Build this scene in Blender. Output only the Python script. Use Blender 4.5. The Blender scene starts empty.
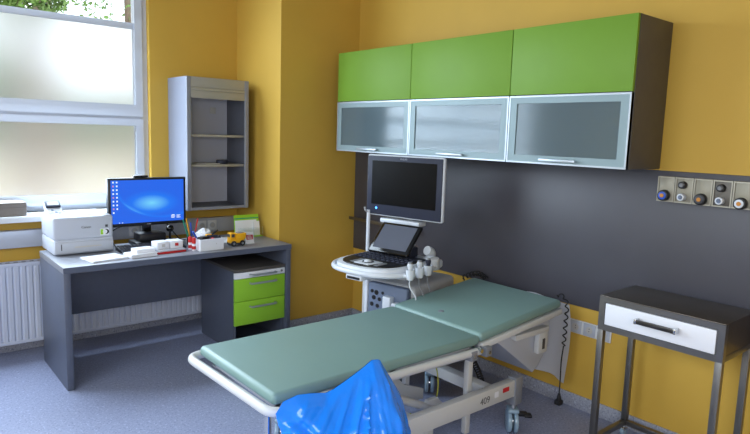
import bpy, bmesh, math, random
from mathutils import Vector, Matrix, noise
from math import sin, cos, pi, radians as R

random.seed(7)
SC = bpy.context.scene
COL = SC.collection

# ------------------------------------------------------------------ materials
def lin(c):
    c = c / 255.0
    return c / 12.92 if c <= 0.04045 else ((c + 0.055) / 1.055) ** 2.4

def rgb(r, g, b):
    return (lin(r), lin(g), lin(b), 1.0)

def mat(name, col, rough=0.5, metal=0.0, var=0.0, vscale=8.0, bump=0.0, bscale=60.0, coat=0.0, spec=0.5):
    m = bpy.data.materials.new(name)
    m.use_nodes = True
    nt = m.node_tree
    p = nt.nodes['Principled BSDF']
    p.inputs['Base Color'].default_value = col
    p.inputs['Roughness'].default_value = rough
    p.inputs['Metallic'].default_value = metal
    p.inputs['Specular IOR Level'].default_value = spec
    if coat:
        p.inputs['Coat Weight'].default_value = coat
        p.inputs['Coat Roughness'].default_value = 0.08
    tc = nt.nodes.new('ShaderNodeTexCoord')
    if var > 0:
        n = nt.nodes.new('ShaderNodeTexNoise')
        n.inputs['Scale'].default_value = vscale
        n.inputs['Detail'].default_value = 5
        nt.links.new(tc.outputs['Object'], n.inputs['Vector'])
        mp = nt.nodes.new('ShaderNodeMapRange')
        mp.inputs['From Min'].default_value = 0.3
        mp.inputs['From Max'].default_value = 0.7
        mp.inputs['To Min'].default_value = 1 - var
        mp.inputs['To Max'].default_value = 1 + var
        nt.links.new(n.outputs['Fac'], mp.inputs['Value'])
        mx = nt.nodes.new('ShaderNodeMix')
        mx.data_type = 'RGBA'
        mx.blend_type = 'MULTIPLY'
        mx.inputs[0].default_value = 1.0
        mx.inputs[6].default_value = col
        nt.links.new(mp.outputs['Result'], mx.inputs[7])
        nt.links.new(mx.outputs[2], p.inputs['Base Color'])
    if bump > 0:
        n2 = nt.nodes.new('ShaderNodeTexNoise')
        n2.inputs['Scale'].default_value = bscale
        n2.inputs['Detail'].default_value = 3
        nt.links.new(tc.outputs['Object'], n2.inputs['Vector'])
        b = nt.nodes.new('ShaderNodeBump')
        b.inputs['Strength'].default_value = bump
        b.inputs['Distance'].default_value = 0.01
        nt.links.new(n2.outputs['Fac'], b.inputs['Height'])
        nt.links.new(b.outputs['Normal'], p.inputs['Normal'])
    return m

def speckle(name, base, dark, light, rough):
    """vinyl sheet with fine chips"""
    m = mat(name, base, rough)
    nt = m.node_tree
    p = nt.nodes['Principled BSDF']
    tc = nt.nodes['Texture Coordinate']
    def layer(prev, scale, lo, hi, col):
        n = nt.nodes.new('ShaderNodeTexNoise')
        n.inputs['Scale'].default_value = scale
        n.inputs['Detail'].default_value = 2
        nt.links.new(tc.outputs['Object'], n.inputs['Vector'])
        mp = nt.nodes.new('ShaderNodeMapRange')
        mp.inputs['From Min'].default_value = lo
        mp.inputs['From Max'].default_value = hi
        nt.links.new(n.outputs['Fac'], mp.inputs['Value'])
        mx = nt.nodes.new('ShaderNodeMix')
        mx.data_type = 'RGBA'
        nt.links.new(mp.outputs['Result'], mx.inputs[0])
        if prev is None:
            mx.inputs[6].default_value = base
        else:
            nt.links.new(prev, mx.inputs[6])
        mx.inputs[7].default_value = col
        return mx.outputs[2]
    a = layer(None, 95, 0.55, 0.68, dark)
    b = layer(a, 70, 0.58, 0.70, light)
    nt.links.new(b, p.inputs['Base Color'])
    return m

def emit(name, col, strength):
    m = bpy.data.materials.new(name)
    m.use_nodes = True
    nt = m.node_tree
    p = nt.nodes['Principled BSDF']
    p.inputs['Base Color'].default_value = (0.01, 0.01, 0.01, 1)
    p.inputs['Roughness'].default_value = 0.3
    p.inputs['Emission Color'].default_value = col
    p.inputs['Emission Strength'].default_value = strength
    return m

def clear_glass(name):
    m = bpy.data.materials.new(name)
    m.use_nodes = True
    nt = m.node_tree
    nt.nodes.clear()
    out = nt.nodes.new('ShaderNodeOutputMaterial')
    tr = nt.nodes.new('ShaderNodeBsdfTransparent')
    tr.inputs[0].default_value = (0.96, 0.98, 0.98, 1)
    gl = nt.nodes.new('ShaderNodeBsdfGlossy')
    gl.inputs['Roughness'].default_value = 0.03
    fr = nt.nodes.new('ShaderNodeFresnel')
    fr.inputs[0].default_value = 1.3
    mx = nt.nodes.new('ShaderNodeMixShader')
    nt.links.new(fr.outputs[0], mx.inputs[0])
    nt.links.new(tr.outputs[0], mx.inputs[1])
    nt.links.new(gl.outputs[0], mx.inputs[2])
    nt.links.new(mx.outputs[0], out.inputs[0])
    return m

def frosted(name, col, rough, diff, diffcol, thru=0.0, fres=1.35):
    """sand-blasted pane: blurred see-through plus a little scattering"""
    m = bpy.data.materials.new(name)
    m.use_nodes = True
    nt = m.node_tree
    nt.nodes.clear()
    out = nt.nodes.new('ShaderNodeOutputMaterial')
    rf = nt.nodes.new('ShaderNodeBsdfRefraction')
    rf.inputs['Color'].default_value = col
    rf.inputs['Roughness'].default_value = rough
    rf.inputs['IOR'].default_value = 1.4
    df = nt.nodes.new('ShaderNodeBsdfTranslucent')
    df.inputs[0].default_value = diffcol
    d2 = nt.nodes.new('ShaderNodeBsdfDiffuse')
    d2.inputs[0].default_value = diffcol
    m0 = nt.nodes.new('ShaderNodeMixShader')
    m0.inputs[0].default_value = 0.5
    nt.links.new(df.outputs[0], m0.inputs[1])
    nt.links.new(d2.outputs[0], m0.inputs[2])
    m1 = nt.nodes.new('ShaderNodeMixShader')
    m1.inputs[0].default_value = diff
    nt.links.new(rf.outputs[0], m1.inputs[1])
    nt.links.new(m0.outputs[0], m1.inputs[2])
    last = m1
    if thru > 0:
        tr = nt.nodes.new('ShaderNodeBsdfTransparent')
        tr.inputs[0].default_value = col
        m3 = nt.nodes.new('ShaderNodeMixShader')
        m3.inputs[0].default_value = thru
        nt.links.new(m1.outputs[0], m3.inputs[1])
        nt.links.new(tr.outputs[0], m3.inputs[2])
        last = m3
    gl = nt.nodes.new('ShaderNodeBsdfGlossy')
    gl.inputs['Roughness'].default_value = 0.12
    fr = nt.nodes.new('ShaderNodeFresnel')
    fr.inputs[0].default_value = fres
    m2 = nt.nodes.new('ShaderNodeMixShader')
    nt.links.new(fr.outputs[0], m2.inputs[0])
    nt.links.new(last.outputs[0], m2.inputs[1])
    nt.links.new(gl.outputs[0], m2.inputs[2])
    nt.links.new(m2.outputs[0], out.inputs[0])
    return m

M = {}
M['wall'] = mat('yellow_paint', rgb(208, 168, 72), 0.55, var=0.03, vscale=3, bump=0.03, bscale=180, spec=0.3)
M['ceil'] = mat('white_ceiling', rgb(172, 172, 174), 0.8)
M['floor'] = speckle('speckled_vinyl', rgb(142, 149, 176), rgb(112, 119, 146), rgb(166, 173, 202), 0.40)
M['skirt'] = speckle('skirting_vinyl', rgb(160, 163, 176), rgb(118, 122, 140), rgb(190, 194, 206), 0.45)
M['upvc'] = mat('white_window_plastic', rgb(200, 206, 218), 0.35)
M['sill'] = mat('sill_white', rgb(222, 226, 230), 0.4)
M['slate'] = mat('slate_laminate', rgb(84, 90, 106), 0.42, var=0.04, vscale=30)
M['slate_top'] = mat('slate_laminate_top', rgb(128, 130, 138), 0.38, var=0.03, vscale=30)
M['darklam'] = mat('anthracite_laminate', rgb(82, 78, 74), 0.5, var=0.05, vscale=20)
M['panel'] = mat('dark_wall_panel', rgb(74, 73, 81), 0.40, var=0.05, vscale=4, bump=0.02, bscale=150)
M['green'] = mat('apple_green_laminate', rgb(114, 154, 48), 0.5, var=0.02, vscale=6, spec=0.3)
M['green_d'] = mat('green_drawer_laminate', rgb(144, 198, 48), 0.4)
M['white'] = mat('white_plastic', rgb(228, 230, 232), 0.4)
M['offwhite'] = mat('off_white_plastic', rgb(188, 193, 204), 0.45)
M['white_lac'] = mat('white_lacquer', rgb(232, 234, 240), 0.35)
M['alu'] = mat('brushed_aluminium', rgb(176, 184, 192), 0.4, 0.7)
M['alu_frame'] = mat('aluminium_profile', rgb(136, 156, 160), 0.45, 0.1)
M['silver'] = mat('silver_paint', rgb(142, 146, 158), 0.42, 0.2)
M['silver_side'] = mat('silver_side_panel', rgb(122, 127, 142), 0.45, 0.1)
M['shutter'] = mat('silver_beige_shutter', rgb(166, 162, 150), 0.42, 0.2)
M['cabgrey'] = mat('cabinet_light_grey', rgb(192, 194, 206), 0.6)
M['cabdark'] = mat('cabinet_dark_grey', rgb(92, 94, 104), 0.55)
M['chrome'] = mat('chrome', rgb(210, 212, 214), 0.12, 1.0)
M['steel'] = mat('stainless_steel', rgb(128, 126, 124), 0.34, 0.9, var=0.06, vscale=12)
M['steel_dark'] = mat('brushed_steel_sheet', rgb(108, 101, 94), 0.4, 0.85, var=0.08, vscale=10)
M['handle_dark'] = mat('dark_handle', rgb(72, 70, 68), 0.3, 0.7)
M['black'] = mat('black_plastic', rgb(22, 22, 25), 0.4)
M['blackgloss'] = mat('black_gloss_plastic', rgb(12, 12, 14), 0.12)
M['graphite'] = mat('graphite_plastic', rgb(48, 51, 66), 0.5, spec=0.25)
M['offscreen'] = mat('dark_screen_glass', rgb(8, 8, 10), 0.3, spec=0.12)
M['touch'] = mat('grey_screen_glass', rgb(92, 96, 108), 0.16)
M['rubber'] = mat('black_rubber', rgb(26, 26, 28), 0.7)
M['vinyl'] = mat('mint_vinyl', rgb(124, 154, 149), 0.42, var=0.02, vscale=5, bump=0.03, bscale=90)
M['cream'] = mat('cream_enamel', rgb(206, 208, 208), 0.35)
M['grey_enamel'] = mat('grey_enamel', rgb(132, 136, 144), 0.4, 0.1)
M['castor_blue'] = mat('pale_blue_castor', rgb(142, 168, 188), 0.25, coat=0.4)
M['us_white'] = mat('medical_white', rgb(214, 219, 226), 0.35)
M['us_grey'] = mat('medical_grey', rgb(186, 187, 188), 0.45)
M['us_blue'] = mat('blue_grey_plastic', rgb(104, 116, 138), 0.5)
M['bag'] = mat('blue_polythene', rgb(24, 132, 250), 0.20, bump=0.22, bscale=25, coat=0.35)
M['paper'] = mat('paper', rgb(232, 234, 240), 0.75)
M['paper_grey'] = mat('grey_paper', rgb(196, 194, 190), 0.75)
M['card_grey'] = mat('grey_cardboard', rgb(124, 117, 110), 0.8, var=0.04)
M['red'] = mat('red_plastic', rgb(196, 32, 34), 0.45)
M['yellow'] = mat('yellow_plastic', rgb(242, 176, 16), 0.4)
M['lime'] = mat('lime_card', rgb(150, 205, 40), 0.5)
M['blue'] = mat('blue_plastic', rgb(34, 84, 190), 0.4)
M['teal'] = mat('teal_plastic', rgb(20, 150, 120), 0.4)
M['orange'] = mat('orange_plastic', rgb(196, 128, 36), 0.45)
M['grey'] = mat('mid_grey_plastic', rgb(130, 132, 136), 0.5)
M['darkgrey'] = mat('dark_grey_plastic', rgb(66, 67, 72), 0.5)
M['plate'] = mat('outlet_plate', rgb(142, 137, 122), 0.4, 0.3)
M['plate_dark'] = mat('outlet_plate_dark', rgb(98, 93, 86), 0.4, 0.3)
M['plate_edge'] = mat('outlet_edge', rgb(158, 154, 142), 0.35, 0.5)
M['radiator'] = mat('radiator_enamel', rgb(196, 202, 218), 0.45)
M['wire_yg'] = mat('yellow_green_wire', rgb(168, 170, 60), 0.5)
M['leaf'] = mat('leaves', rgb(104, 136, 66), 0.6, var=0.35, vscale=1.5)
M['bark'] = mat('bark', rgb(120, 104, 92), 0.9, var=0.2, vscale=6)
M['lawn'] = mat('lawn', rgb(132, 156, 92), 0.9, var=0.1, vscale=2)
M['pave'] = mat('pale_pavement', rgb(226, 214, 200), 0.9, var=0.04, vscale=2)
M['clear'] = clear_glass('clear_glass')
M['frost'] = frosted('frosted_window', (0.96, 0.97, 0.98, 1), 0.32, 0.16, (0.88, 0.91, 0.96, 1))
M['doorglass'] = frosted('satin_door_glass', (0.72, 0.86, 0.92, 1), 0.14, 0.50, (0.38, 0.52, 0.58, 1), fres=1.55)
M['acrylic'] = clear_glass('acrylic')
M['led'] = emit('blue_led', (0.05, 0.25, 1, 1), 6)
M['ink'] = mat('grey_ink', rgb(90, 90, 92), 0.6)
M['logo'] = mat('pale_logo', rgb(150, 152, 158), 0.5)
M['icon'] = emit('icon_white', (0.75, 0.85, 1, 1), 1.0)
M['icon2'] = emit('icon_pink', (0.75, 0.3, 0.5, 1), 0.8)

def screen_mat():
    m = bpy.data.materials.new('desktop_wallpaper')
    m.use_nodes = True
    nt = m.node_tree
    p = nt.nodes['Principled BSDF']
    p.inputs['Base Color'].default_value = (0.005, 0.005, 0.008, 1)
    p.inputs['Roughness'].default_value = 0.25
    tc = nt.nodes.new('ShaderNodeTexCoord')
    # soft light patch in the middle of the wallpaper
    mp = nt.nodes.new('ShaderNodeMapping')
    mp.inputs['Location'].default_value = (-0.10, 0, -3.25)
    mp.inputs['Scale'].default_value = (4.8, 0.0, 11)
    gr = nt.nodes.new('ShaderNodeTexGradient')
    gr.gradient_type = 'SPHERICAL'
    nt.links.new(tc.outputs['Object'], mp.inputs['Vector'])
    nt.links.new(mp.outputs['Vector'], gr.inputs['Vector'])
    # light arcs
    mp2 = nt.nodes.new('ShaderNodeMapping')
    mp2.inputs['Location'].default_value = (-0.25, 0, -1.35)
    mp2.inputs['Scale'].default_value = (2.2, 0.0, 3.1)
    ln = nt.nodes.new('ShaderNodeVectorMath')
    ln.operation = 'LENGTH'
    nt.links.new(tc.outputs['Object'], mp2.inputs['Vector'])
    nt.links.new(mp2.outputs['Vector'], ln.inputs[0])
    mr = nt.nodes.new('ShaderNodeValToRGB')
    e = mr.color_ramp.elements
    e[0].position = 0.70; e[0].color = (0, 0, 0, 1)
    e[1].position = 0.78; e[1].color = (0, 0, 0, 1)
    k = mr.color_ramp.elements.new(0.755); k.color = (0.35, 0.35, 0.35, 1)
    nt.links.new(ln.outputs['Value'], mr.inputs[0])
    ad = nt.nodes.new('ShaderNodeMath')
    ad.operation = 'ADD'
    ad.use_clamp = True
    nt.links.new(gr.outputs['Fac'], ad.inputs[0])
    nt.links.new(mr.outputs['Color'], ad.inputs[1])
    rp = nt.nodes.new('ShaderNodeValToRGB')
    e = rp.color_ramp.elements
    e[0].position = 0.0; e[0].color = rgb(36, 104, 236)
    e[1].position = 1.0; e[1].color = rgb(120, 214, 255)
    k = rp.color_ramp.elements.new(0.35); k.color = rgb(30, 120, 245)
    nt.links.new(ad.outputs[0], rp.inputs[0])
    nt.links.new(rp.outputs['Color'], p.inputs['Emission Color'])
    p.inputs['Emission Strength'].default_value = SCREEN_STRENGTH
    return m
SCREEN_STRENGTH = 0.9
M['screen'] = screen_mat()

# ------------------------------------------------------------------ geometry helpers
class B:
    """collects shapes that become ONE mesh object"""
    def __init__(self, m):
        self.bm = bmesh.new()
        self.mats = [m]
        self.m = m
    def _mi(self, m):
        m = m or self.m
        if m not in self.mats:
            self.mats.append(m)
        return self.mats.index(m)
    def merge(self, t, m=None):
        i = self._mi(m)
        for f in t.faces:
            f.material_index = i
        me = bpy.data.meshes.new('tmp')
        t.to_mesh(me)
        t.free()
        self.bm.from_mesh(me)
        bpy.data.meshes.remove(me)
        return self
    def box(self, x0, x1, y0, y1, z0, z1, bev=0.0, seg=2, m=None, mtx=None):
        t = bmesh.new()
        bmesh.ops.create_cube(t, size=1)
        S = Matrix.Translation(((x0 + x1) / 2, (y0 + y1) / 2, (z0 + z1) / 2)) @ Matrix.Diagonal((abs(x1 - x0), abs(y1 - y0), abs(z1 - z0), 1))
        bmesh.ops.transform(t, matrix=S, verts=t.verts)
        if bev > 0:
            bmesh.ops.bevel(t, geom=t.edges[:], offset=bev, segments=seg, profile=0.5, affect='EDGES')
        if mtx is not None:
            bmesh.ops.transform(t, matrix=mtx, verts=t.verts)
        return self.merge(t, m)
    def cyl(self, p0, p1, r, r2=None, seg=20, bev=0.0, m=None):
        p0, p1 = Vector(p0), Vector(p1)
        d = p1 - p0
        t = bmesh.new()
        bmesh.ops.create_cone(t, cap_ends=True, segments=seg, radius1=r, radius2=r if r2 is None else r2, depth=d.length)
        if bev > 0:
            es = [e for e in t.edges if len(e.link_faces) == 2 and any(len(f.verts) > 4 for f in e.link_faces)]
            bmesh.ops.bevel(t, geom=es, offset=bev, segments=2, profile=0.5, affect='EDGES')
        q = Vector((0, 0, 1)).rotation_difference(d.normalized())
        bmesh.ops.transform(t, matrix=Matrix.Translation((p0 + p1) / 2) @ q.to_matrix().to_4x4(), verts=t.verts)
        return self.merge(t, m)
    def sphere(self, c, r, sc=(1, 1, 1), m=None, seg=20):
        t = bmesh.new()
        bmesh.ops.create_uvsphere(t, u_segments=seg, v_segments=max(8, seg // 2), radius=r)
        bmesh.ops.transform(t, matrix=Matrix.Translation(c) @ Matrix.Diagonal((*sc, 1)), verts=t.verts)
        return self.merge(t, m)
    def torus(self, c, axis, R0, r0, seg=24, m=None):
        q = Vector((0, 0, 1)).rotation_difference(Vector(axis).normalized()).to_matrix()
        pts = [Vector(c) + q @ Vector((R0 * cos(a), R0 * sin(a), 0)) for a in [2 * pi * i / seg for i in range(seg)]]
        return self.tube(pts, r0, 8, m=m, closed=True)
    def tube(self, pts, r, seg=10, m=None, closed=False):
        pts = [Vector(p) for p in pts]
        n = len(pts)
        t = bmesh.new()
        rings = []
        up = None
        for i, p in enumerate(pts):
            if closed:
                tg = (pts[(i + 1) % n] - pts[i - 1]).normalized()
            else:
                tg = (pts[min(i + 1, n - 1)] - pts[max(i - 1, 0)]).normalized()
            if up is None:
                up = tg.orthogonal().normalized()
            up = (up - tg * up.dot(tg)).normalized()
            w = tg.cross(up)
            rr = r[i] if isinstance(r, (list, tuple)) else r
            rings.append([t.verts.new(p + (up * cos(a) + w * sin(a)) * rr) for a in [2 * pi * k / seg for k in range(seg)]])
        rng = range(n) if closed else range(n - 1)
        for i in rng:
            a, b = rings[i], rings[(i + 1) % n]
            for k in range(seg):
                t.faces.new((a[k], a[(k + 1) % seg], b[(k + 1) % seg], b[k]))
        if not closed:
            t.faces.new(rings[0][::-1])
            t.faces.new(rings[-1])
        bmesh.ops.recalc_face_normals(t, faces=t.faces[:])
        return self.merge(t, m)
    def prism(self, poly, axis, a0, a1, bev=0.0, m=None, mtx=None):
        """poly: 2D points; axis x -> (y,z), y -> (x,z), z -> (x,y)"""
        def v(p, a):
            return {'x': (a, p[0], p[1]), 'y': (p[0], a, p[1]), 'z': (p[0], p[1], a)}[axis]
        t = bmesh.new()
        lo = [t.verts.new(v(p, a0)) for p in poly]
        hi = [t.verts.new(v(p, a1)) for p in poly]
        n = len(poly)
        t.faces.new(lo)
        t.faces.new(hi)
        for i in range(n):
            t.faces.new((lo[i], lo[(i + 1) % n], hi[(i + 1) % n], hi[i]))
        bmesh.ops.recalc_face_normals(t, faces=t.faces[:])
        if bev > 0:
            es = [e for e in t.edges if any(len(f.verts) == n and n > 4 for f in e.link_faces)] if n > 4 else t.edges[:]
            bmesh.ops.bevel(t, geom=es, offset=bev, segments=2, profile=0.5, affect='EDGES')
        if mtx is not None:
            bmesh.ops.transform(t, matrix=mtx, verts=t.verts)
        return self.merge(t, m)
    def frame(self, axis, a0, a1, u0, u1, v0, v1, w, m=None):
        """rectangular ring, axis normal, as one connected profile"""
        t = bmesh.new()
        def v(u, k, a):
            return t.verts.new({'x': (a, u, k), 'y': (u, a, k), 'z': (u, k, a)}[axis])
        wl, wr, wb, wt = w if isinstance(w, tuple) else (w, w, w, w)
        o = [(u0, v0), (u1, v0), (u1, v1), (u0, v1)]
        i_ = [(u0 + wl, v0 + wb), (u1 - wr, v0 + wb), (u1 - wr, v1 - wt), (u0 + wl, v1 - wt)]
        O0 = [v(*p, a0) for p in o]; I0 = [v(*p, a0) for p in i_]
        O1 = [v(*p, a1) for p in o]; I1 = [v(*p, a1) for p in i_]
        for k in range(4):
            j = (k + 1) % 4
            t.faces.new((O0[k], O0[j], I0[j], I0[k]))
            t.faces.new((O1[k], O1[j], I1[j], I1[k]))
            t.faces.new((O0[k], O0[j], O1[j], O1[k]))
            t.faces.new((I0[k], I0[j], I1[j], I1[k]))
        bmesh.ops.recalc_face_normals(t, faces=t.faces[:])
        return self.merge(t, m)
    def text(self, s, size, mtx, m=None, depth=0.0004):
        cu = bpy.data.curves.new('txt', 'FONT')
        cu.body = s
        cu.size = size
        cu.align_x = 'CENTER'
        cu.align_y = 'CENTER'
        cu.extrude = depth
        ob = bpy.data.objects.new('txt', cu)
        COL.objects.link(ob)
        bpy.context.view_layer.update()
        dg = bpy.context.evaluated_depsgraph_get()
        me = bpy.data.meshes.new_from_object(ob.evaluated_get(dg))
        t = bmesh.new()
        t.from_mesh(me)
        bmesh.ops.transform(t, matrix=mtx, verts=t.verts)
        bpy.data.objects.remove(ob)
        bpy.data.curves.remove(cu)
        bpy.data.meshes.remove(me)
        return self.merge(t, m)
    def xf(self, mtx):
        bmesh.ops.transform(self.bm, matrix=mtx, verts=self.bm.verts)
        return self

ROOTM = {}
def build(b, name, inv=None, smooth=True, angle=35):
    me = bpy.data.meshes.new(name)
    if inv is not None:
        bmesh.ops.transform(b.bm, matrix=inv, verts=b.bm.verts)
    b.bm.to_mesh(me)
    b.bm.free()
    for m in b.mats:
        me.materials.append(m)
    if smooth:
        for p in me.polygons:
            p.use_smooth = True
        me.set_sharp_from_angle(angle=R(angle))
    o = bpy.data.objects.new(name, me)
    COL.objects.link(o)
    return o

def tag(o, label=None, cat=None, group=None, kind=None):
    if label: o['label'] = label
    if cat: o['category'] = cat
    if group: o['group'] = group
    if kind: o['kind'] = kind
    return o

def thing(name, label, cat, loc=(0, 0, 0), rz=0.0, group=None):
    o = bpy.data.objects.new(name, None)
    COL.objects.link(o)
    o.location = loc
    o.rotation_euler = (0, 0, rz)
    ROOTM[o] = Matrix.Translation(loc) @ Matrix.Rotation(rz, 4, 'Z')
    return tag(o, label, cat, group)

def part(root, name, b, local=False, label=None, **kw):
    """mesh child of root; b in world coordinates unless local"""
    rm = ROOTM[root]
    o = build(b, name, None if local else rm.inverted(), **kw)
    o.parent = root
    ROOTM[o] = rm
    if label: o['label'] = label
    return o

def solo(name, b, label, cat, loc, group=None, local=False, rz=0.0, **kw):
    rm = Matrix.Translation(loc) @ Matrix.Rotation(rz, 4, 'Z')
    o = build(b, name, None if local else rm.inverted(), **kw)
    o.location = loc
    o.rotation_euler = (0, 0, rz)
    ROOTM[o] = rm
    return tag(o, label, cat, group)

def struct(name, b, parent=None, **kw):
    o = build(b, name, **kw)
    if parent is not None:
        o.parent = parent
    else:
        o['kind'] = 'structure'
    ROOTM[o] = Matrix.Identity(4)
    return o

def children_of(o):
    return [c for c in bpy.data.objects if c.parent == o]

def copy_thing(root, loc, rz, label, group=None):
    r = root.copy()
    COL.objects.link(r)
    r.location = loc
    r.rotation_euler = (0, 0, rz)
    r['label'] = label
    if group: r['group'] = group
    for ch in children_of(root):
        c = ch.copy()
        COL.objects.link(c)
        c.parent = r
        for g in children_of(ch):
            d = g.copy()
            COL.objects.link(d)
            d.parent = c
    return r

def fillet(pts, rad, n=6):
    pts = [Vector(p) for p in pts]
    out = [pts[0]]
    for i in range(1, len(pts) - 1):
        a, p, c = pts[i - 1], pts[i], pts[i + 1]
        d1, d2 = (a - p), (c - p)
        k = min(rad, d1.length * 0.49, d2.length * 0.49)
        s, e = p + d1.normalized() * k, p + d2.normalized() * k
        for j in range(n + 1):
            t = j / n
            out.append(s * (1 - t) ** 2 + p * 2 * t * (1 - t) + e * t * t)
    out.append(pts[-1])
    return out

def smooth_path(pts, n=8):
    """Catmull-Rom through points"""
    P = [Vector(p) for p in pts]
    P = [P[0] * 2 - P[1]] + P + [P[-1] * 2 - P[-2]]
    out = []
    for i in range(1, len(P) - 2):
        a, b, c, d = P[i - 1], P[i], P[i + 1], P[i + 2]
        for j in range(n):
            t = j / n
            out.append(0.5 * ((2 * b) + (c - a) * t + (2 * a - 5 * b + 4 * c - d) * t * t + (3 * b - a - 3 * c + d) * t ** 3))
    out.append(P[-2])
    return out

def coil(path, r, turns, per=10):
    """helix around a poly path"""
    path = [Vector(p) for p in path]
    L = [0]
    for i in range(1, len(path)):
        L.append(L[-1] + (path[i] - path[i - 1]).length)
    out = []
    N = int(turns * per)
    for k in range(N + 1):
        s = L[-1] * k / N
        i = max(j for j in range(len(L)) if L[j] <= s + 1e-9)
        i = min(i, len(path) - 2)
        t = (s - L[i]) / max(1e-9, L[i + 1] - L[i])
        p = path[i].lerp(path[i + 1], t)
        tg = (path[i + 1] - path[i]).normalized()
        u = tg.cross(Vector((0.31, 0.52, 0.8))).normalized()
        w = tg.cross(u)
        a = 2 * pi * k / per
        out.append(p + (u * cos(a) + w * sin(a)) * r)
    return out

def sag(p0, p1, drop, n=12):
    p0, p1 = Vector(p0), Vector(p1)
    return [p0.lerp(p1, i / n) - Vector((0, 0, drop * 4 * (i / n) * (1 - i / n))) for i in range(n + 1)]

def rotz(a, c=(0, 0, 0)):
    return Matrix.Translation(c) @ Matrix.Rotation(a, 4, 'Z') @ Matrix.Translation([-k for k in c])

# ------------------------------------------------------------------ camera
cam = bpy.data.cameras.new('camera')
cam.sensor_width = 36
cam.lens = 606.83 / 750 * 36
cam.clip_start = 0.05
cam.clip_end = 300
co = bpy.data.objects.new('camera', cam)
COL.objects.link(co)
yaw, pitch, roll = 0.7004, -0.1343, 0.0313
fw = Vector((sin(yaw) * cos(pitch), cos(yaw) * cos(pitch), sin(pitch)))
rt = Vector((cos(yaw), -sin(yaw), 0))
up = rt.cross(fw)
r2 = rt * cos(roll) + up * sin(roll)
u2 = up * cos(roll) - rt * sin(roll)
mw = Matrix((r2, u2, -fw)).transposed().to_4x4()
mw.translation = (-3.1552, -4.01, 1.5699)
co.matrix_world = mw
SC.camera = co

# ------------------------------------------------------------------ room shell
XL, YF, ZC, WY = -4.9, -5.3, 3.15, 0.70
CX = -0.738
WIN = (-4.05, -1.46, 0.965, 2.95)     # opening in the back wall
b = B(M['floor']); b.box(XL - .2, .2, YF - .2, WY + .3, -.1, 0); struct('floor', b)
b = B(M['ceil']); b.box(XL - .2, .2, YF - .2, WY + .3, ZC, ZC + .1); struct('ceiling', b)
b = B(M['wall'])
b.box(XL, WIN[0], WY, WY + .3, 0, ZC)
b.box(WIN[1], .2, WY, WY + .3, 0, ZC)
b.box(WIN[0], WIN[1], WY, WY + .3, 0, WIN[2])
b.box(WIN[0], WIN[1], WY, WY + .3, WIN[3], ZC)
struct('wall_back', b)
b = B(M['wall']); b.box(0, .2, YF - .2, WY, 0, ZC); struct('wall_right', b)
b = B(M['wall']); b.box(CX, 0, 0, WY, 0, ZC); struct('wall_corner', b)
LW = (-3.2, -0.9, 0.95, 2.75)
b = B(M['wall'])
b.box(XL - .2, XL, YF - .2, LW[0], 0, ZC)
b.box(XL - .2, XL, LW[1], WY + .3, 0, ZC)
b.box(XL - .2, XL, LW[0], LW[1], 0, LW[2])
b.box(XL - .2, XL, LW[0], LW[1], LW[3], ZC)
struct('wall_left', b)
b = B(M['wall']); b.box(XL - .2, 0, YF - .2, YF, 0, ZC); struct('wall_front', b)
w3 = B(M['upvc']); w3.frame('y', YF, YF + .05, -4.7, -2.0, 1.0, 2.8, .07); w3.box(-3.39, -3.31, YF, YF + .049, 1.05, 2.75); W3 = struct('added_window_3', w3)  # unseen window added behind the camera to go with the rear fill
pb = B(M['frost']); pb.box(-4.65, -2.05, YF + .004, YF + .01, 1.05, 2.75); struct('frosted_pane', pb, W3, smooth=False)
BH, BT = .083, .012
def base(name, x0, x1, y0, y1):
    b = B(M['skirt']); b.box(x0, x1, y0, y1, 0, BH, .003); struct(name, b)
base('baseboard_right', -BT, 0, YF, 0)
base('baseboard_corner', CX - BT, 0, -BT, 0)
base('baseboard_back', XL, CX - BT, WY - BT, WY)
base('baseboard_left', XL, XL + BT, YF, WY - BT)
base('trim_1', CX - BT, CX, 0, WY - BT)
# dark protective panel on the right wall
b = B(M['panel']); b.box(-.012, 0, YF + .02, -.004, .6154, 1.4345, .002); struct('trim_2', b)
# window sill board
b = B(M['sill']); b.box(-4.2, -1.40, .50, .80, .925, .965, .006); struct('trim_3', b)

# window in the back wall: two bays, each with an upper and a lower casement
FY0, FY1 = .755, .825
w1 = B(M['upvc'])
w1.frame('y', FY0, FY1, WIN[0], WIN[1], WIN[2], WIN[3], .045)
MX = -2.80
w1.box(MX - .045, MX + .045, FY0 + .001, FY1 - .001, WIN[2] + .04, WIN[3] - .04)
for x0, x1 in ((WIN[0], MX), (MX, WIN[1])):
    w1.box(x0 + .04, x1 - .04, FY0 + .002, FY1 - .002, 1.62, 1.665)
W1 = struct('window_1', w1)
for x0, x1 in ((MX + .04, WIN[1] - .04), (WIN[0] + .04, MX - .04)):
    for z0, z1, gb in ((1.652, WIN[3] - .042, .088), (WIN[2] + .04, 1.632, .068)):
        sb = B(M['upvc'])
        sb.frame('y', FY0 - .018, FY1 - .02, x0, x1, z0, z1, (.055, .055, gb, .05))
        struct('sash', sb, W1)
        gx0, gx1, gz0, gz1 = x0 + .05, x1 - .05, z0 + gb - .005, z1 - .045
        if z0 > 1.6:
            zr = 2.318
            pb = B(M['clear']); pb.box(gx0, gx1, .782, .786, zr, gz1); struct('clear_pane', pb, W1, smooth=False)
            pb = B(M['frost']); pb.box(gx0, gx1, .782, .788, gz0, zr); struct('frosted_pane', pb, W1, smooth=False)
            rb = B(M['upvc']); rb.box(gx0 + .004, gx1 - .004, .752, .780, zr - .022, zr + .022, .005); struct('blind_rail', rb, W1)
        else:
            pb = B(M['frost']); pb.box(gx0, gx1, .782, .788, gz0, gz1); struct('frosted_pane', pb, W1, smooth=False)
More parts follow.
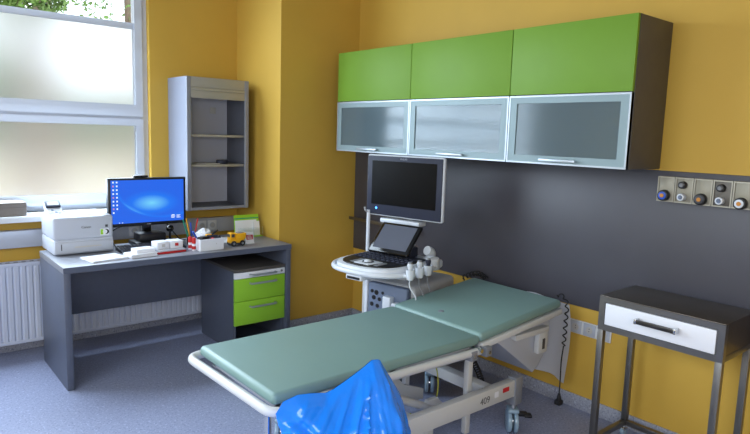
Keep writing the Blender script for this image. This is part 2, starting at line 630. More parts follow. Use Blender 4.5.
# added window in the left wall, out of frame, put in for side light
w2 = B(M['upvc'])
w2.frame('x', XL - .12, XL - .05, LW[0], LW[1], LW[2], LW[3], .06)
w2.box(XL - .119, XL - .051, -2.1, -2.0, LW[2] + .05, LW[3] - .05)
W2 = struct('added_window_2', w2)
pb = B(M['clear']); pb.box(XL - .088, XL - .084, LW[0] + .05, LW[1] - .05, LW[2] + .05, LW[3] - .05); struct('clear_pane', pb, W2, smooth=False)

# ------------------------------------------------------------------ outside
b = B(M['pave']); b.box(-40, 40, 1.05, 13.0, -.4, -.3); b.box(-40, 40, 13.0, 60, -.4, -.32, m=M['lawn']); struct('ground', b)
def tree(x, y, h, rad, zc, label, n, tr=.12):
    t = thing('tree', label, 'tree', (x, y, -.32), 0, 'trees outside the window')
    tb = B(M['bark'])
    tb.tube([(x, y, -.32), (x + .05, y, h * .4), (x - .08, y + .1, h)], [tr * 1.2, tr, tr * .5], 10)
    part(t, 'trunk', tb)
    lb = B(M['leaf'])
    tm = bmesh.new()
    rnd = random.Random(int(x * 10) + 3)
    for i in range(n):
        while True:
            q = Vector((rnd.uniform(-1, 1), rnd.uniform(-1, 1), rnd.uniform(-1, 1)))
            if q.length < 1 and noise.noise(q * 2.3 + Vector((x, 0, 0))) > -.12: break
        c = Vector((x, y, zc)) + Vector((q.x * rad, q.y * rad, q.z * rad * 1.1))
        a = Vector((rnd.uniform(-1, 1), rnd.uniform(-1, 1), rnd.uniform(-1, 1))).normalized() * .085
        d = a.orthogonal().normalized() * .04
        tm.faces.new([tm.verts.new(c - a), tm.verts.new(c + d), tm.verts.new(c + a), tm.verts.new(c - d)])
    lb.merge(tm)
    o = part(t, 'foliage', lb, smooth=False)
    o['kind'] = 'stuff'
tree(-.55, 10.5, 5.4, 1.25, 5.0, 'broad leafy tree at the far end of the clear strip of the upper pane', 5200)
tree(0.25, 12.5, 8.5, 1.3, 6.6, 'tall tree with thick grey trunk in the middle of the clear strip', 300, .24)
tree(2.0, 11.6, 7.0, 1.3, 4.9, 'slim dark tree with hanging leaves next to the yellow window reveal', 900, .13)
b = B(M['pave']); b.box(-30, 25, 14.2, 14.5, -.31, .75); b.box(-30, 25, 14.15, 14.55, .75, .82)
solo('garden_wall', b, 'low pale garden wall blurred behind the frosted lower panes', 'garden wall', (-2, 14.35, -.31))
hb = B(M['leaf'])
tm = bmesh.new()
rnd = random.Random(5)
for i in range(7000):
    hx = rnd.uniform(-13, 10)
    hh = 2.5 + 1.5 * max(0, min(1, (1.6 - hx) / 2.2)) * max(0, min(1, (hx + 6) / 3))
    c = Vector((hx, rnd.uniform(15.1, 16.6), rnd.uniform(0, hh)))
    a = Vector((rnd.uniform(-1, 1), rnd.uniform(-1, 1), rnd.uniform(-1, 1))).normalized() * .26
    d = a.orthogonal().normalized() * .13
    tm.faces.new([tm.verts.new(c - a), tm.verts.new(c + d), tm.verts.new(c + a), tm.verts.new(c - d)])
hb.merge(tm)
o = solo('hedge', hb, 'green hedge blurred behind the frosted lower window panes', 'hedge', (-2, 15.8, -.32), smooth=False)
o['kind'] = 'stuff'

# ------------------------------------------------------------------ radiator and trunking on the back wall
RX0, RX1, RY0, RY1, RZ0, RZ1 = -3.9, -.98, .565, .655, .085, .645
t = thing('radiator', 'long white ribbed panel radiator under the window behind the desk', 'radiator', (-2.4, .62, 0))
fb = B(M['radiator'])
pro = []
n = int((RX1 - RX0 - .04) / .04)
x = RX0 + .02
pro.append((RX0, RY0 + .008))
for i in range(n):
    pro += [(x, RY0 + .008), (x + .008, RY0), (x + .028, RY0), (x + .036, RY0 + .008)]
    x += .04
pro += [(RX1, RY0 + .008), (RX1, RY0 + .03), (RX0, RY0 + .03)]
fb.prism(pro, 'z', RZ0 + .025, RZ1 - .025)
fb.box(RX0, RX1, RY0 + .002, RY0 + .032, RZ0, RZ0 + .027, .004)
fb.box(RX0, RX1, RY0 + .002, RY0 + .032, RZ1 - .027, RZ1, .004)
part(t, 'front_panel', fb)
bb = B(M['radiator']); bb.box(RX0, RX1, RY1 - .025, RY1, RZ0, RZ1, .005); part(t, 'back_panel', bb)
gb = B(M['radiator']); gb.box(RX0, RX1, RY0 + .03, RY1 - .024, RZ1 - .01, RZ1 - .003)
for i in range(60): gb.box(RX0 + .03 + i * .048, RX0 + .055 + i * .048, RY0 + .034, RY1 - .03, RZ1 - .004, RZ1 - .002, m=M['darkgrey'])
part(t, 'top_grille', gb)
for x in (RX0, RX1 - .012):
    sb = B(M['radiator']); sb.box(x, x + .012, RY0 + .03, RY1 - .024, RZ0 + .02, RZ1 - .012, .003); part(t, 'side_cover', sb)
for x in (-3.5, -2.3, -1.4):
    sb = B(M['radiator']); sb.box(x, x + .03, RY1 - .004, WY, RZ0 + .1, RZ1 - .1); part(t, 'bracket', sb)

t = thing('cable_trunking', 'white cable duct with sockets on the wall behind the desk', 'cable duct', (-2.4, WY, .73))
tb = B(M['offwhite']); tb.box(-4.3, CX - .004, .645, WY, .733, .853, .006); part(t, 'duct_body', tb)
for i, x in enumerate((-1.66, -1.57, -1.12, -1.03)):
    sb = B(M['white']); sb.box(x, x + .08, .637, .646, .753, .833, .006)
    s = part(t, 'socket', sb)
    cb = B(M['offwhite']); cb.cyl((x + .04, .6375, .793), (x + .04, .634, .793), .022, seg=20); cb.cyl((x + .04, .6345, .793), (x + .04, .6335, .793), .016, m=M['paper_grey'], seg=20)
    o = part(t, 'socket_insert', cb); o.parent = s

b = B(M['card_grey'])
b.box(-2.62, -2.352, .53, .71, .966, 1.05, .004)
b.box(-2.621, -2.351, .529, .711, 1.02, 1.056, .004)
solo('cardboard_box', b, 'flat grey-brown cardboard box on the white window sill', 'box', (-2.48, .62, .966))

# ------------------------------------------------------------------ desk
DX0, DX1, DY0, DY1, DH = -2.315, -.77, -.23, .39, .75
t = thing('desk', 'slate grey office desk under the window holding printer and computer', 'desk', (-1.54, .08, 0))
b = B(M['slate_top']); b.box(DX0, DX1, DY0, DY1, DH - .038, DH, .0025); b.box(DX0, DX1, DY0 - .0015, DY0 + .002, DH - .036, DH - .002, m=M['slate']); part(t, 'desktop', b)
for x in (DX0 + .001, DX1 - .039):
    b = B(M['slate']); b.box(x, x + .038, DY0 + .004, DY1 - .004, 0, DH - .038, .002); part(t, 'side_panel', b)
b = B(M['slate']); b.box(DX0 + .039, DX1 - .04, .345, .365, .30, DH - .0385, .001); part(t, 'modesty_panel', b)

# pedestal
PX0, PX1, PY0, PY1, PZ1 = -1.222, -.811, -.212, .34, .60
t = thing('drawer_pedestal', 'grey drawer unit with green fronts standing under the desk', 'drawer unit', (-1.015, -.09, 0))
b = B(M['slate'])
b.box(PX0, PX0 + .02, PY0 + .02, PY1, 0, PZ1 - .02)
b.box(PX1 - .02, PX1, PY0 + .02, PY1, 0, PZ1 - .02)
b.box(PX0 + .02, PX1 - .02, PY1 - .015, PY1, .02, PZ1 - .02)
b.box(PX0 + .02, PX1 - .02, PY0 + .03, PY1 - .015, .185, .2)
b.box(PX0 + .02, PX1 - .02, PY0 + .03, PY1 - .015, .02, .035)
part(t, 'body', b)
b = B(M['darklam']); b.box(PX0, PX1, PY0, PY1, PZ1 - .02, PZ1, .002); part(t, 'top_panel', b)
for z0, z1, mm, nm in ((.533, .576, 'white_lac', 1), (.368, .529, 'green_d', 0), (.192, .364, 'green_d', 0)):
    b = B(M[mm]); b.box(PX0 + .002, PX1 - .002, PY0, PY0 + .02, z0, z1, .002)
    d = part(t, 'drawer', b, label='white top drawer with lock' if nm else 'apple green drawer front')
    zc = (z0 + z1) / 2 + (0 if nm else .045)
    h = B(M['alu'])
    h.tube(fillet([(-1.10, PY0 + .001, zc), (-1.10, PY0 - .026, zc), (-.895, PY0 - .026, zc), (-.895, PY0 + .001, zc)], .012), .0075, 10)
    o = part(t, 'handle', h); o.parent = d
    if nm:
        k = B(M['grey']); k.cyl((-.842, PY0 + .002, zc + .002), (-.842, PY0 - .005, zc + .002), .0085, seg=16, bev=.001); k.box(-.8435, -.8405, PY0 - .0058, PY0 - .0045, zc - .004, zc + .008, m=M['black'])
        o = part(t, 'lock', k); o.parent = d

# ------------------------------------------------------------------ laser printer
t = thing('laser_printer', 'white laser printer with small tilted display on the desk corner', 'printer', (-2.1, .3, DH))
X0, X1, Y0, Y1 = -2.283, -1.922, .135, .468
b = B(M['offwhite'])
b.box(X0, X1, Y0, Y1, DH + .005, .852, .012, 3)
b.box(X0, X1, Y0 - .001, Y1, .846, .995, .016, 3)
b.box(X0 + .02, X1 - .02, Y0 + .02, Y1 - .02, .84, .9)
part(t, 'body', b)
b = B(M['offwhite']); b.box(X0 + .004, X1 - .004, Y0 - .010, Y0 + .02, DH + .016, .835, .006)
tr = part(t, 'paper_tray', b)
b = B(M['darkgrey']); b.box(X0 + .04, X0 + .045, Y0 - .0115, Y0 - .009, DH + .035, DH + .075); b.box(X0 + .12, X1 - .08, Y0 - .0112, Y0 - .009, .797, .805, m=M['paper_grey'])
o = part(t, 'tray_grip', b); o.parent = tr
b = B(M['offwhite']); b.frame('z', .99, 1.000, X0 + .10, X1 - .02, Y0 + .06, Y1 - .015, (.02, .05, .04, .03)); part(t, 'output_rim', b)
b = B(M['card_grey']); b.prism([(Y0 + .10, .9945), (Y1 - .046, .9945), (Y1 - .046, 1.006), (Y0 + .10, .9965)], 'x', X0 + .121, X1 - .071); part(t, 'output_slope', b)
cp = Matrix.Translation((X0 + .055, Y1 - .115, 1.012)) @ Matrix.Rotation(R(34), 4, 'X')
b = B(M['offwhite']); b.box(-.05, .05, -.075, .075, -.02, .012, .008, mtx=cp)
c = part(t, 'control_panel', b)
b = B(M['graphite']); b.box(-.044, .044, .016, .072, .010, .028, .004, mtx=cp); b.box(-.034, .034, .026, .062, .0282, .0290, m=M['touch'], mtx=cp)
o = part(t, 'display', b); o.parent = c
b = B(M['paper_grey'])
for i in range(4):
    for j in range(3): b.box(-.036 + i * .019, -.022 + i * .019, -.055 + j * .022, -.043 + j * .022, .0115, .0145, .001, m=M['us_blue'] if (i + j) % 3 == 0 else None, mtx=cp)
o = part(t, 'buttons', b); o.parent = c
b = B(M['ink']); b.text('Canon', .022, Matrix.Translation((-2.09, Y0 - .0035, .925)) @ Matrix.Rotation(R(90), 4, 'X')); part(t, 'logo', b)
b = B(M['darkgrey']); b.box(X1 - .052, X1 - .036, Y0 - .006, Y0 - .002, .918, .934, .001); part(t, 'power_button', b)
b = B(M['paper']); b.box(X1 - .085, X1 - .03, Y0 - .0040, Y0 - .003, .865, .908); b.cyl((X1 - .046, Y0 - .0045, .887), (X1 - .046, Y0 - .0035, .887), .017, m=M['black'], seg=16); b.box(X1 - .082, X1 - .066, Y0 - .0045, Y0 - .0035, .87, .904, m=M['lime']); b.cyl((X1 - .054, Y0 - .0052, .887), (X1 - .054, Y0 - .0042, .887), .014, m=M['paper'], seg=16)
part(t, 'sticker', b)
b = B(M['grey']); b.box(X1 - .055, X1 - .012, Y0 + .005, Y0 + .06, .9945, .9965, .001); part(t, 'top_lens', b)

# ------------------------------------------------------------------ desktop monitor
mx, my, mz = -1.640, .29, DH
t = thing('computer_monitor', 'black computer monitor with blue desktop picture on the grey desk', 'monitor', (mx, my, mz))
b = B(M['black']); b.box(-.272, .272, -.022, .022, .136, .474, .006); b.box(-.2, .2, .015, .045, .2, .44, .01)
part(t, 'bezel', b, local=True)
b = B(M['screen']); b.box(-.254, .254, -.0232, -.0215, .160, .459)
for i in range(9):
    for j in range(2):
        if j and i > 7: continue
        x0, z0 = -.243 + j * .024, .440 - i * .026
        b.box(x0, x0 + .010, -.0238, -.0230, z0, z0 + .011, m=M['icon2'] if (i * 2 + j * 5) % 6 == 2 else M['icon'])
b.box(.165, .185, -.0238, -.0230, .200, .204, m=M['icon'])
for k, (a, w) in enumerate(((.16, .026), (.20, .028), (.16, .03), (.2, .022), (.16, .024), (.2, .03))):
    z0 = .196 - (k // 2) * .008
    b.box(a, a + w, -.0238, -.0230, z0, z0 + .004, m=M['icon'])
for k in range(2): b.box(-.205 + k * .02, -.198 + k * .02, -.0238, -.0230, .163, .168, m=M['icon'])
part(t, 'screen', b, local=True, smooth=False)
b = B(M['blackgloss']); b.box(-.03, .03, .015, .045, .05, .25, .008); part(t, 'stand', b, local=True)
b = B(M['black']); b.box(-.115, .115, -.10, .08, 0, .03, .008); b.box(-.085, .10, -.085, .06, .029, .088, .012); part(t, 'base', b, local=True)
b = B(M['logo']); b.box(-.014, .014, -.0232, -.0218, .145, .150); part(t, 'logo', b, local=True)
t = thing('webcam', 'small dark webcam clipped on top of the computer monitor', 'webcam', (mx - .045, my, mz + .4745))
b = B(M['black']); b.box(-.05, .05, -.012, .02, 0, .016, .006); part(t, 'webcam_body', b, local=True)
b = B(M['blackgloss']); b.cyl((0, -.012, .008), (0, -.015, .008), .005, seg=14); part(t, 'lens', b, local=True)
# keyboard
t = thing('keyboard', 'black keyboard on the desk between printer and monitor foot', 'keyboard', (-1.69, .085, DH), R(-2))
b = B(M['black']); b.prism([(-.075, 0), (.075, 0), (.075, .026), (-.075, .014)], 'x', -.215, .215, .002); part(t, 'keyboard_case', b, local=True)
b = B(M['darkgrey'])
for j in range(5):
    for i in range(18):
        y = -.056 + j * .026; z = .0155 + (y + .075) * .08
        b.box(-.205 + i * .023, -.186 + i * .023, y, y + .02, z, z + .006)
part(t, 'keys', b, local=True, smooth=False)
def cable(name, pts, r, m, label, loc=None):
    b = B(m); b.tube(smooth_path(pts, 6), r, 6)
    return solo(name, b, label, 'cable', loc or tuple(pts[0]))
cable('cable', [(-1.885, .20, DH + .004), (-1.89, .33, .82), (-1.84, .345, .868), (-1.76, .345, .885), (-1.70, .34, .90)], .004, M['rubber'], 'black cable looping down behind the monitor next to the printer')
cable('cable', [(-1.50, .34, .90), (-1.47, .35, .86), (-1.41, .37, .79), (-1.38, .36, DH + .004), (-1.36, .30, DH + .004)], .004, M['rubber'], 'black cable dropping from the monitor towards the pen cup')
t = thing('desk_speaker', 'small round black speaker behind the monitor foot', 'speaker', (-1.47, .32, DH))
b = B(M['black']); b.cyl((0, 0, 0), (0, 0, .02), .035, seg=20, bev=.004); b.cyl((0, 0, .02), (0, 0, .075), .008, seg=10); part(t, 'base', b, local=True)
b = B(M['blackgloss']); b.sphere((0, 0, .095), .028); part(t, 'speaker_head', b, local=True)

# papers and clutter
def slab(name, label, cat, c, w, d, h, rz, m, layers=1, group=None):
    b = B(m)
    rnd = random.Random(int(abs(c[0]) * 100))
    for i in range(layers):
        o = rnd.uniform(-.003, .003) if layers > 1 else 0
        b.box(-w / 2 + o, w / 2 + o, -d / 2 - o, d / 2 - o, h * i / layers, h * (i + 1) / layers - .0002, .0004, 1)
    return solo(name, b, label, cat, c, group, local=True, rz=rz, smooth=False)
slab('paper_stack', 'thin stack of white paper at the desk edge in front of the printer', 'paper', (-2.045, -.085, DH + .0005), .22, .17, .012, R(10), M['paper'], 4)
slab('paper_stack', 'thicker stack of white paper on the desk in front of the keyboard', 'paper', (-1.83, -.105, DH + .0005), .17, .12, .024, R(6), M['paper'], 6)
slab('note_pad', 'white note pad lying on top of the thicker paper stack', 'note pad', (-1.81, -.095, DH + .025), .12, .09, .024, R(4), M['paper'], 1)
t = thing('red_folder', 'red-bottomed flat box under two white cartons on the desk edge', 'box', (-1.63, -.06, DH + .0005), R(4))
b = B(M['red']); b.box(-.098, .098, -.062, .062, 0, .013, .002); part(t, 'red_tray', b, local=True)
b = B(M['offwhite']); b.box(-.094, .094, -.058, .058, .013, .024, .002); part(t, 'pages', b, local=True)
for k, (dx, rz) in enumerate(((-.049, 3), (.047, -2))):
    b = B(M['paper']); b.box(-.044, .044, -.042, .042, 0, .05, .003)
    b.box(-.012, .012, -.0425, -.0415, .015, .035, m=M['red'] if k else M['paper_grey'])
    solo('carton', b, 'white carton next to the pen cup end of the red box' if k else 'white carton at the monitor end of the red box', 'carton', (-1.63 + dx, -.045 + dx * .07, DH + .025), 'cartons on the red box', local=True, rz=R(4 + rz))
for k, (x, y, mm, lb) in enumerate(((-1.475, -.115, 'red', 'red capped glue stick standing beside the white box'), (-1.478, -.06, 'red', 'red glue stick standing behind another near the pen cup'))):
    t = thing('glue_stick', lb, 'glue stick', (x, y, DH), 0, 'glue sticks')
    b = B(M['paper']); b.cyl((0, 0, 0), (0, 0, .05), .013, seg=16, bev=.001); part(t, 'tube', b, local=True)
    b = B(M['red']); b.cyl((0, 0, .05), (0, 0, .09), .0135, seg=16, bev=.003); part(t, 'cap', b, local=True)
    b = B(M['red']); b.cyl((0, 0, 0.012), (0, 0, .034), .0134, seg=16); part(t, 'label_band', b, local=True)
# pen cup
cx, cy = -1.40, .10
b = B(M['acrylic'])
tm = bmesh.new()
prof = [(.0, .0), (.030, 0), (.036, .10), (.033, .10), (.028, .004), (0, .004)]
rings = []
for r_, z_ in prof:
    rings.append([tm.verts.new((r_ * cos(2 * pi * k / 20), r_ * sin(2 * pi * k / 20), z_)) for k in range(20)])
for a, c in zip(rings, rings[1:]):
    for k in range(20):
        tm.faces.new((a[k], a[(k + 1) % 20], c[(k + 1) % 20], c[k]))
bmesh.ops.remove_doubles(tm, verts=tm.verts, dist=1e-5)
b.merge(tm)
solo('pen_cup', b, 'clear tumbler full of pens beside the computer monitor', 'cup', (cx, cy, DH), local=True)
pens = [(-.012, -.008, -.055, 0, .19, 'teal', 'green pen leaning outwards to the monitor in the tumbler'), (.004, .010, -.03, .02, .185, 'yellow', 'yellow pen standing in the tumbler'),
        (.010, -.006, .03, -.01, .18, 'red', 'red pen standing in the tumbler'), (.0, -.014, -.02, -.02, .165, 'blue', 'blue pen standing in the tumbler'), (.014, .008, .045, .01, .185, 'white', 'white pen with red clip leaning in the tumbler')]
for (px, py, lx, ly, L, mm, lb) in pens:
    t = thing('pen', lb, 'pen', (cx + px, cy + py, DH + .006), 0, 'pens in the tumbler')
    d = Vector((lx, ly, L)).normalized()
    b = B(M[mm]); b.cyl(d * .012, d * (L - .03), .0045, seg=10); part(t, 'barrel', b, local=True)
    b = B(M['red' if mm == 'white' else mm]); b.cyl(d * (L - .03), d * L, .0052, .004, seg=10); part(t, 'cap', b, local=True)
    b = B(M['chrome']); b.cyl(d * .001, d * .012, .001, .004, seg=8); part(t, 'tip', b, local=True)
# white box with odds and ends
bx, by, bw, bd_, bh = -1.365, -.10, .175, .115, .08
t = thing('open_box', 'open white box of odds and ends at the desk edge', 'box', (bx, by, DH), R(3))
b = B(M['paper'])
b.frame('z', 0, bh, -bw / 2, bw / 2, -bd_ / 2, bd_ / 2, .003); b.box(-bw / 2 + .002, bw / 2 - .002, -bd_ / 2 + .002, bd_ / 2 - .002, .0005, .003)
part(t, 'box_walls', b, local=True)
b = B(M['paper_grey']); b.box(.03, .034, -bd_ / 2 - .001, -bd_ / 2 + .001, .04, .048); part(t, 'print_mark', b, local=True)
stuffs = [('battery_charger', 'charger', 'black charger block on top of the odds and ends in the white box', (-.035, .0, .055), (.07, .05, .035), 'black', 20),
          ('stapler', 'stapler', 'dark stapler lying across the white box', (.035, -.015, .062), (.095, .022, .024), 'graphite', -14),
          ('eraser', 'eraser', 'yellow eraser lying on the things in the white box', (.015, .022, .07), (.042, .026, .03), 'yellow', 10),
          ('sharpener', 'sharpener', 'small red sharpener at the front of the white box', (.012, -.043, .062), (.022, .02, .022), 'red', 30)]
rm = ROOTM[t]
for nm, cat, lb, c, s, mm, rz in stuffs:
    b = B(M[mm]); b.box(-s[0] / 2, s[0] / 2, -s[1] / 2, s[1] / 2, 0, s[2], min(s) * .2)
    if nm == 'stapler': b.box(-s[0] / 2, s[0] / 2 - .02, -.006, .006, s[2], s[2] + .012, .003)
    if nm == 'battery_charger': b.box(-.02, .02, -.015, .015, s[2], s[2] + .004, .001, m=M['grey'])
    solo(nm, b, lb, cat, tuple(rm @ Vector(c)), local=True, rz=R(rz))
for k, (a, c, L, mm, lb) in enumerate((((-.06, .03), (-.09, .02), .15, 'blue', 'blue marker lying in the white box and poking out'), ((.0, .045), (.07, .04), .13, 'black', 'black marker lying along the back of the white box'))):
    p0 = rm @ Vector((a[0], a[1], .06)); p1 = rm @ Vector((c[0], c[1], .105))
    b = B(M[mm]); b.cyl(p0, p1, .007, seg=12, bev=.001); b.cyl(p1, p1 + (p1 - p0).normalized() * .03, .008, .006, seg=12)
    solo('marker', b, lb, 'marker', tuple(p0), 'markers in the white box')
# crumpled white bag behind the box
b = B(M['paper'])
tm = bmesh.new(); bmesh.ops.create_icosphere(tm, subdivisions=4, radius=1)
for v in tm.verts:
    n0 = noise.noise(v.co * 2.2) * .28 + noise.noise(v.co * 5) * .12
    v.co *= 1 + n0
    v.co = Vector((v.co.x * .062, v.co.y * .045, max(-.055, v.co.z * .065)))
b.merge(tm)
solo('crumpled_tissue', b, 'crumpled white tissue bundle behind the white box', 'tissue', (-1.335, .035, DH + .056), local=True)
slab('paper_sheet', 'loose white sheets on the desk behind the toy truck', 'paper', (-1.16, .16, DH + .0005), .30, .21, .004, R(-8), M['paper'], 2)
b = B(M['black']); b.cyl((0, 0, .008), (.11, .015, .008), .007, seg=12, bev=.001); b.cyl((.11, .015, .008), (.145, .02, .008), .0085, seg=12, bev=.001)
solo('marker', b, 'black marker lying on loose sheets beneath the wall shelf', 'marker', (-1.25, .24, DH + .0048), local=True)
# toy truck
t = thing('toy_truck', 'yellow toy truck with black wheels on the desk edge', 'toy truck', (-1.14, -.075, DH), R(0))
b = B(M['yellow']); b.box(-.058, .05, -.03, .03, .022, .05, .006); b.box(-.058, -.018, -.029, .029, .045, .096, .009); part(t, 'cab', b, local=True)
b = B(M['yellow']); b.prism([(-.014, .046), (.06, .046), (.068, .09), (-.014, .09)], 'y', -.031, .031, .004); b.box(.0, .05, -.024, .024, .085, .094, .002, m=M['grey']); part(t, 'tipper_body', b, local=True)
b = B(M['darkgrey']); b.box(-.05, -.026, -.0295, -.028, .066, .088); b.box(-.0588, -.0575, -.02, .02, .066, .088); part(t, 'windows', b, local=True)
b = B(M['darkgrey']); b.box(-.055, .055, -.022, .022, .012, .03); part(t, 'chassis', b, local=True)
for sx in (-.034, .034):
    for sy in (-.03, .03):
        b = B(M['rubber']); b.cyl((sx, sy - .009, .02), (sx, sy + .009, .02), .02, seg=20, bev=.003); b.cyl((sx, sy - .0098, .02), (sx, sy + .0098, .02), .009, m=M['grey'], seg=14)
        part(t, 'wheel', b, local=True)
# card stand
t = thing('card_stand', 'little clear stand with a red printed card beside the toy truck', 'card stand', (-1.02, -.06, DH), R(4))
b = B(M['white']); b.box(-.034, .034, -.012, .024, 0, .006, .001); part(t, 'foot', b, local=True)
tl = Matrix.Rotation(R(-10), 4, 'X')
b = B(M['paper']); b.box(-.034, .034, -.002, .0, .005, .085, mtx=tl); b.box(-.028, .028, -.0032, -.002, .03, .064, m=M['red'], mtx=tl)
for k in range(3): b.box(-.02, .022 - k * .006, -.0038, -.003, .036 + k * .009, .040 + k * .009, m=M['paper'], mtx=tl)
part(t, 'card', b, local=True)
# green folder stand
t = thing('document_holder', 'lime green document holder with white leaflets at the desk end', 'document holder', (-.880, .215, DH), R(-2))
tl = Matrix.Rotation(R(-8), 4, 'X')
b = B(M['lime']); b.box(-.105, .105, .03, .034, .002, .172, mtx=tl); b.box(-.105, .105, -.03, .034, .0, .004)
b.box(-.105, .105, .0295, .0305, .140, .148, m=M['teal'], mtx=tl)
part(t, 'back_board', b, local=True)
b = B(M['acrylic']); b.box(-.105, .105, -.032, -.029, .002, .07, mtx=tl); part(t, 'front_lip', b, local=True)
b = B(M['paper']); b.box(-.1, .08, .018, .026, .005, .13, mtx=tl)
solo('leaflet_pile', b, 'white leaflets standing in the lime green holder', 'leaflets', (-.880, .215, DH), local=True, rz=R(-2))
b = B(M['paper']); b.box(.05, .1, .008, .015, .005, .118, mtx=tl)
solo('leaflet', b, 'narrow white leaflet in front of others in the lime holder', 'leaflets', (-.880, .215, DH), local=True, rz=R(-2))

# ------------------------------------------------------------------ roller-shutter wall cabinet
SX0, SX1, SY0, SY1, SZ0, SZ1 = -1.322, -.815, .35, WY - .002, .962, 1.955
t = thing('wall_cabinet', 'silver grey open roller shutter cabinet on the wall above the desk', 'cabinet', (-1.06, SY1, SZ0))
for x0, x1 in ((SX0, SX0 + .018), (SX1 - .018, SX1)):
    b = B(M['cabdark']); b.box(x0 + .0005, x1 - .0005, SY0 + .012, SY1, SZ0, SZ1, .001)
    xo = (x0 - .0006, x0 + .001) if x0 == SX0 else (x1 - .001, x1 + .0006)
    b.box(xo[0], xo[1], SY0 + .012, SY1, SZ0, SZ1, m=M['silver_side'])
    part(t, 'side_panel', b)
for x0, x1 in ((SX0, SX0 + .034), (SX1 - .034, SX1)):
    b = B(M['silver']); b.box(x0 - .001, x1, SY0 - .006, SY0 + .012, SZ0 - .002, SZ1, .005, 3); part(t, 'front_rail', b)
b = B(M['silver']); b.box(SX0 + .018, SX1 - .018, SY0, SY1, SZ1 - .018, SZ1, .002); part(t, 'top_panel', b)
b = B(M['cabdark']); b.box(SX0 + .018, SX1 - .018, SY0 + .013, SY1 - .01, SZ0, SZ0 + .02, .001); b.box(SX0 + .034, SX1 - .034, SY0, SY0 + .013, SZ0, SZ0 + .02, m=M['silver']); part(t, 'bottom_panel', b)
b = B(M['cabgrey']); b.box(SX0 + .018, SX1 - .018, SY1 - .01, SY1, SZ0 + .02, SZ1 - .018); part(t, 'back_panel', b)
b = B(M['shutter'])
b.box(SX0 + .034, SX1 - .034, SY0 - .002, SY0 + .012, SZ1 - .075, SZ1 - .001, .003)
b.box(SX0 + .034, SX1 - .034, SY0 - .004, SY0 + .012, SZ1 - .098, SZ1 - .079, .003)
b.box(SX0 + .034, SX1 - .034, SY0 - .002, SY0 + .012, SZ1 - .155, SZ1 - .101, .003)
b.box(SX0 + .034, SX1 - .034, SY0 + .003, SY0 + .011, SZ1 - .15, SZ1 - .01)
part(t, 'roller_shutter', b)
for z in (1.515, 1.288):
    b = B(M['shutter']); b.box(SX0 + .019, SX1 - .019, SY0 + .03, SY1 - .012, z, z + .018, .002); part(t, 'shelf', b)
b = B(M['paper_grey']); b.box(-.985, -.935, SY1 - .018, SY1 - .0105, 1.70, 1.75, .002); part(t, 'lock_plate', b)
slab('paper_sheet', 'grey sheet lying on the middle shelf of the wall cabinet', 'paper', (-1.12, .50, 1.3065), .20, .14, .005, R(5), M['paper_grey'])
t = thing('tape_roll', 'small dark roll lying on the middle shelf of the wall cabinet', 'tape roll', (-.985, .47, 1.3065))
b = B(M['graphite']); b.cyl((0, 0, 0), (0, 0, .03), .045, seg=24, bev=.003); part(t, 'tape', b, local=True)
b = B(M['card_grey']); b.cyl((0, 0, .029), (0, 0, .0315), .022, seg=20); part(t, 'core', b, local=True)

# ------------------------------------------------------------------ upper cabinets on the right wall
UX, UB, UM, UT = -.349, 1.4419, 1.8106, 2.1731
ys = (-.193, -1.0047, -1.824, -2.5437)
names = ('wall cabinet with green flap nearest the corner column', 'middle wall cabinet with green flap and frosted glass door', 'wall cabinet with dark exposed side panel above the wall panel')
for i in range(3):
    y1, y0 = ys[i], ys[i + 1]
    t = thing('wall_cupboard', 'green and frosted-glass ' + names[i], 'cupboard', (0, (y0 + y1) / 2, UB), 0, 'wall cupboards above the dark panel')
    xb0, xb1 = UX + .022, -.0125 if False else -.001
    for ya, yb in ((y0, y0 + .018), (y1 - .018, y1)):
        b = B(M['darklam']); b.box(xb0, xb1, ya + .0004, yb - .0004, UB, UT, .001); part(t, 'side_panel', b)
    b = B(M['darklam']); b.box(xb0, xb1, y0 + .018, y1 - .018, UT - .018, UT, .001); part(t, 'top_panel', b)
    b = B(M['darklam']); b.box(xb0, xb1, y0 + .018, y1 - .018, UB, UB + .018, .001); part(t, 'bottom_panel', b)
    b = B(M['cabgrey']); b.box(-.006, -.0012, y0 + .018, y1 - .018, UB + .018, UT - .018); part(t, 'back_panel', b)
    for z in (UM - .009, UB + .17):
        b = B(M['cabgrey']); b.box(xb0 + .012, -.007, y0 + .019, y1 - .019, z, z + .018, .001); part(t, 'shelf', b)
    b = B(M['green']); b.box(UX, UX + .02, y0 + .0025, y1 - .0025, UM + .003, UT, .0015); part(t, 'flap', b, label='apple green flap door')
    b = B(M['alu_frame'])
    ya, yb, za, zb = y0 + .0025, y1 - .0025, UB, UM - .002
    b.frame('x', UX, UX + .02, ya, yb, za, zb, (.052, .052, .045, .042))
    b.frame('x', UX - .002, UX + .02, ya, yb, za, zb, .009, m=M['alu'])
    d = part(t, 'glass_door', b, label='frosted glass door in an aluminium frame')
    b = B(M['doorglass']); b.box(UX + .006, UX + .010, ya + .05, yb - .05, za + .043, zb - .04); o = part(t, 'pane', b, smooth=False); o.parent = d
    yc, L = (y0 + y1) / 2 + .015, .22
    b = B(M['alu']); b.box(UX - .028, UX - .016, yc - L / 2, yc + L / 2, UB + .016, UB + .030, .002)
    for yy in (yc - L / 2 + .012, yc + L / 2 - .024): b.box(UX - .018, UX - .001, yy, yy + .012, UB + .018, UB + .028)
    o = part(t, 'handle', b); o.parent = d

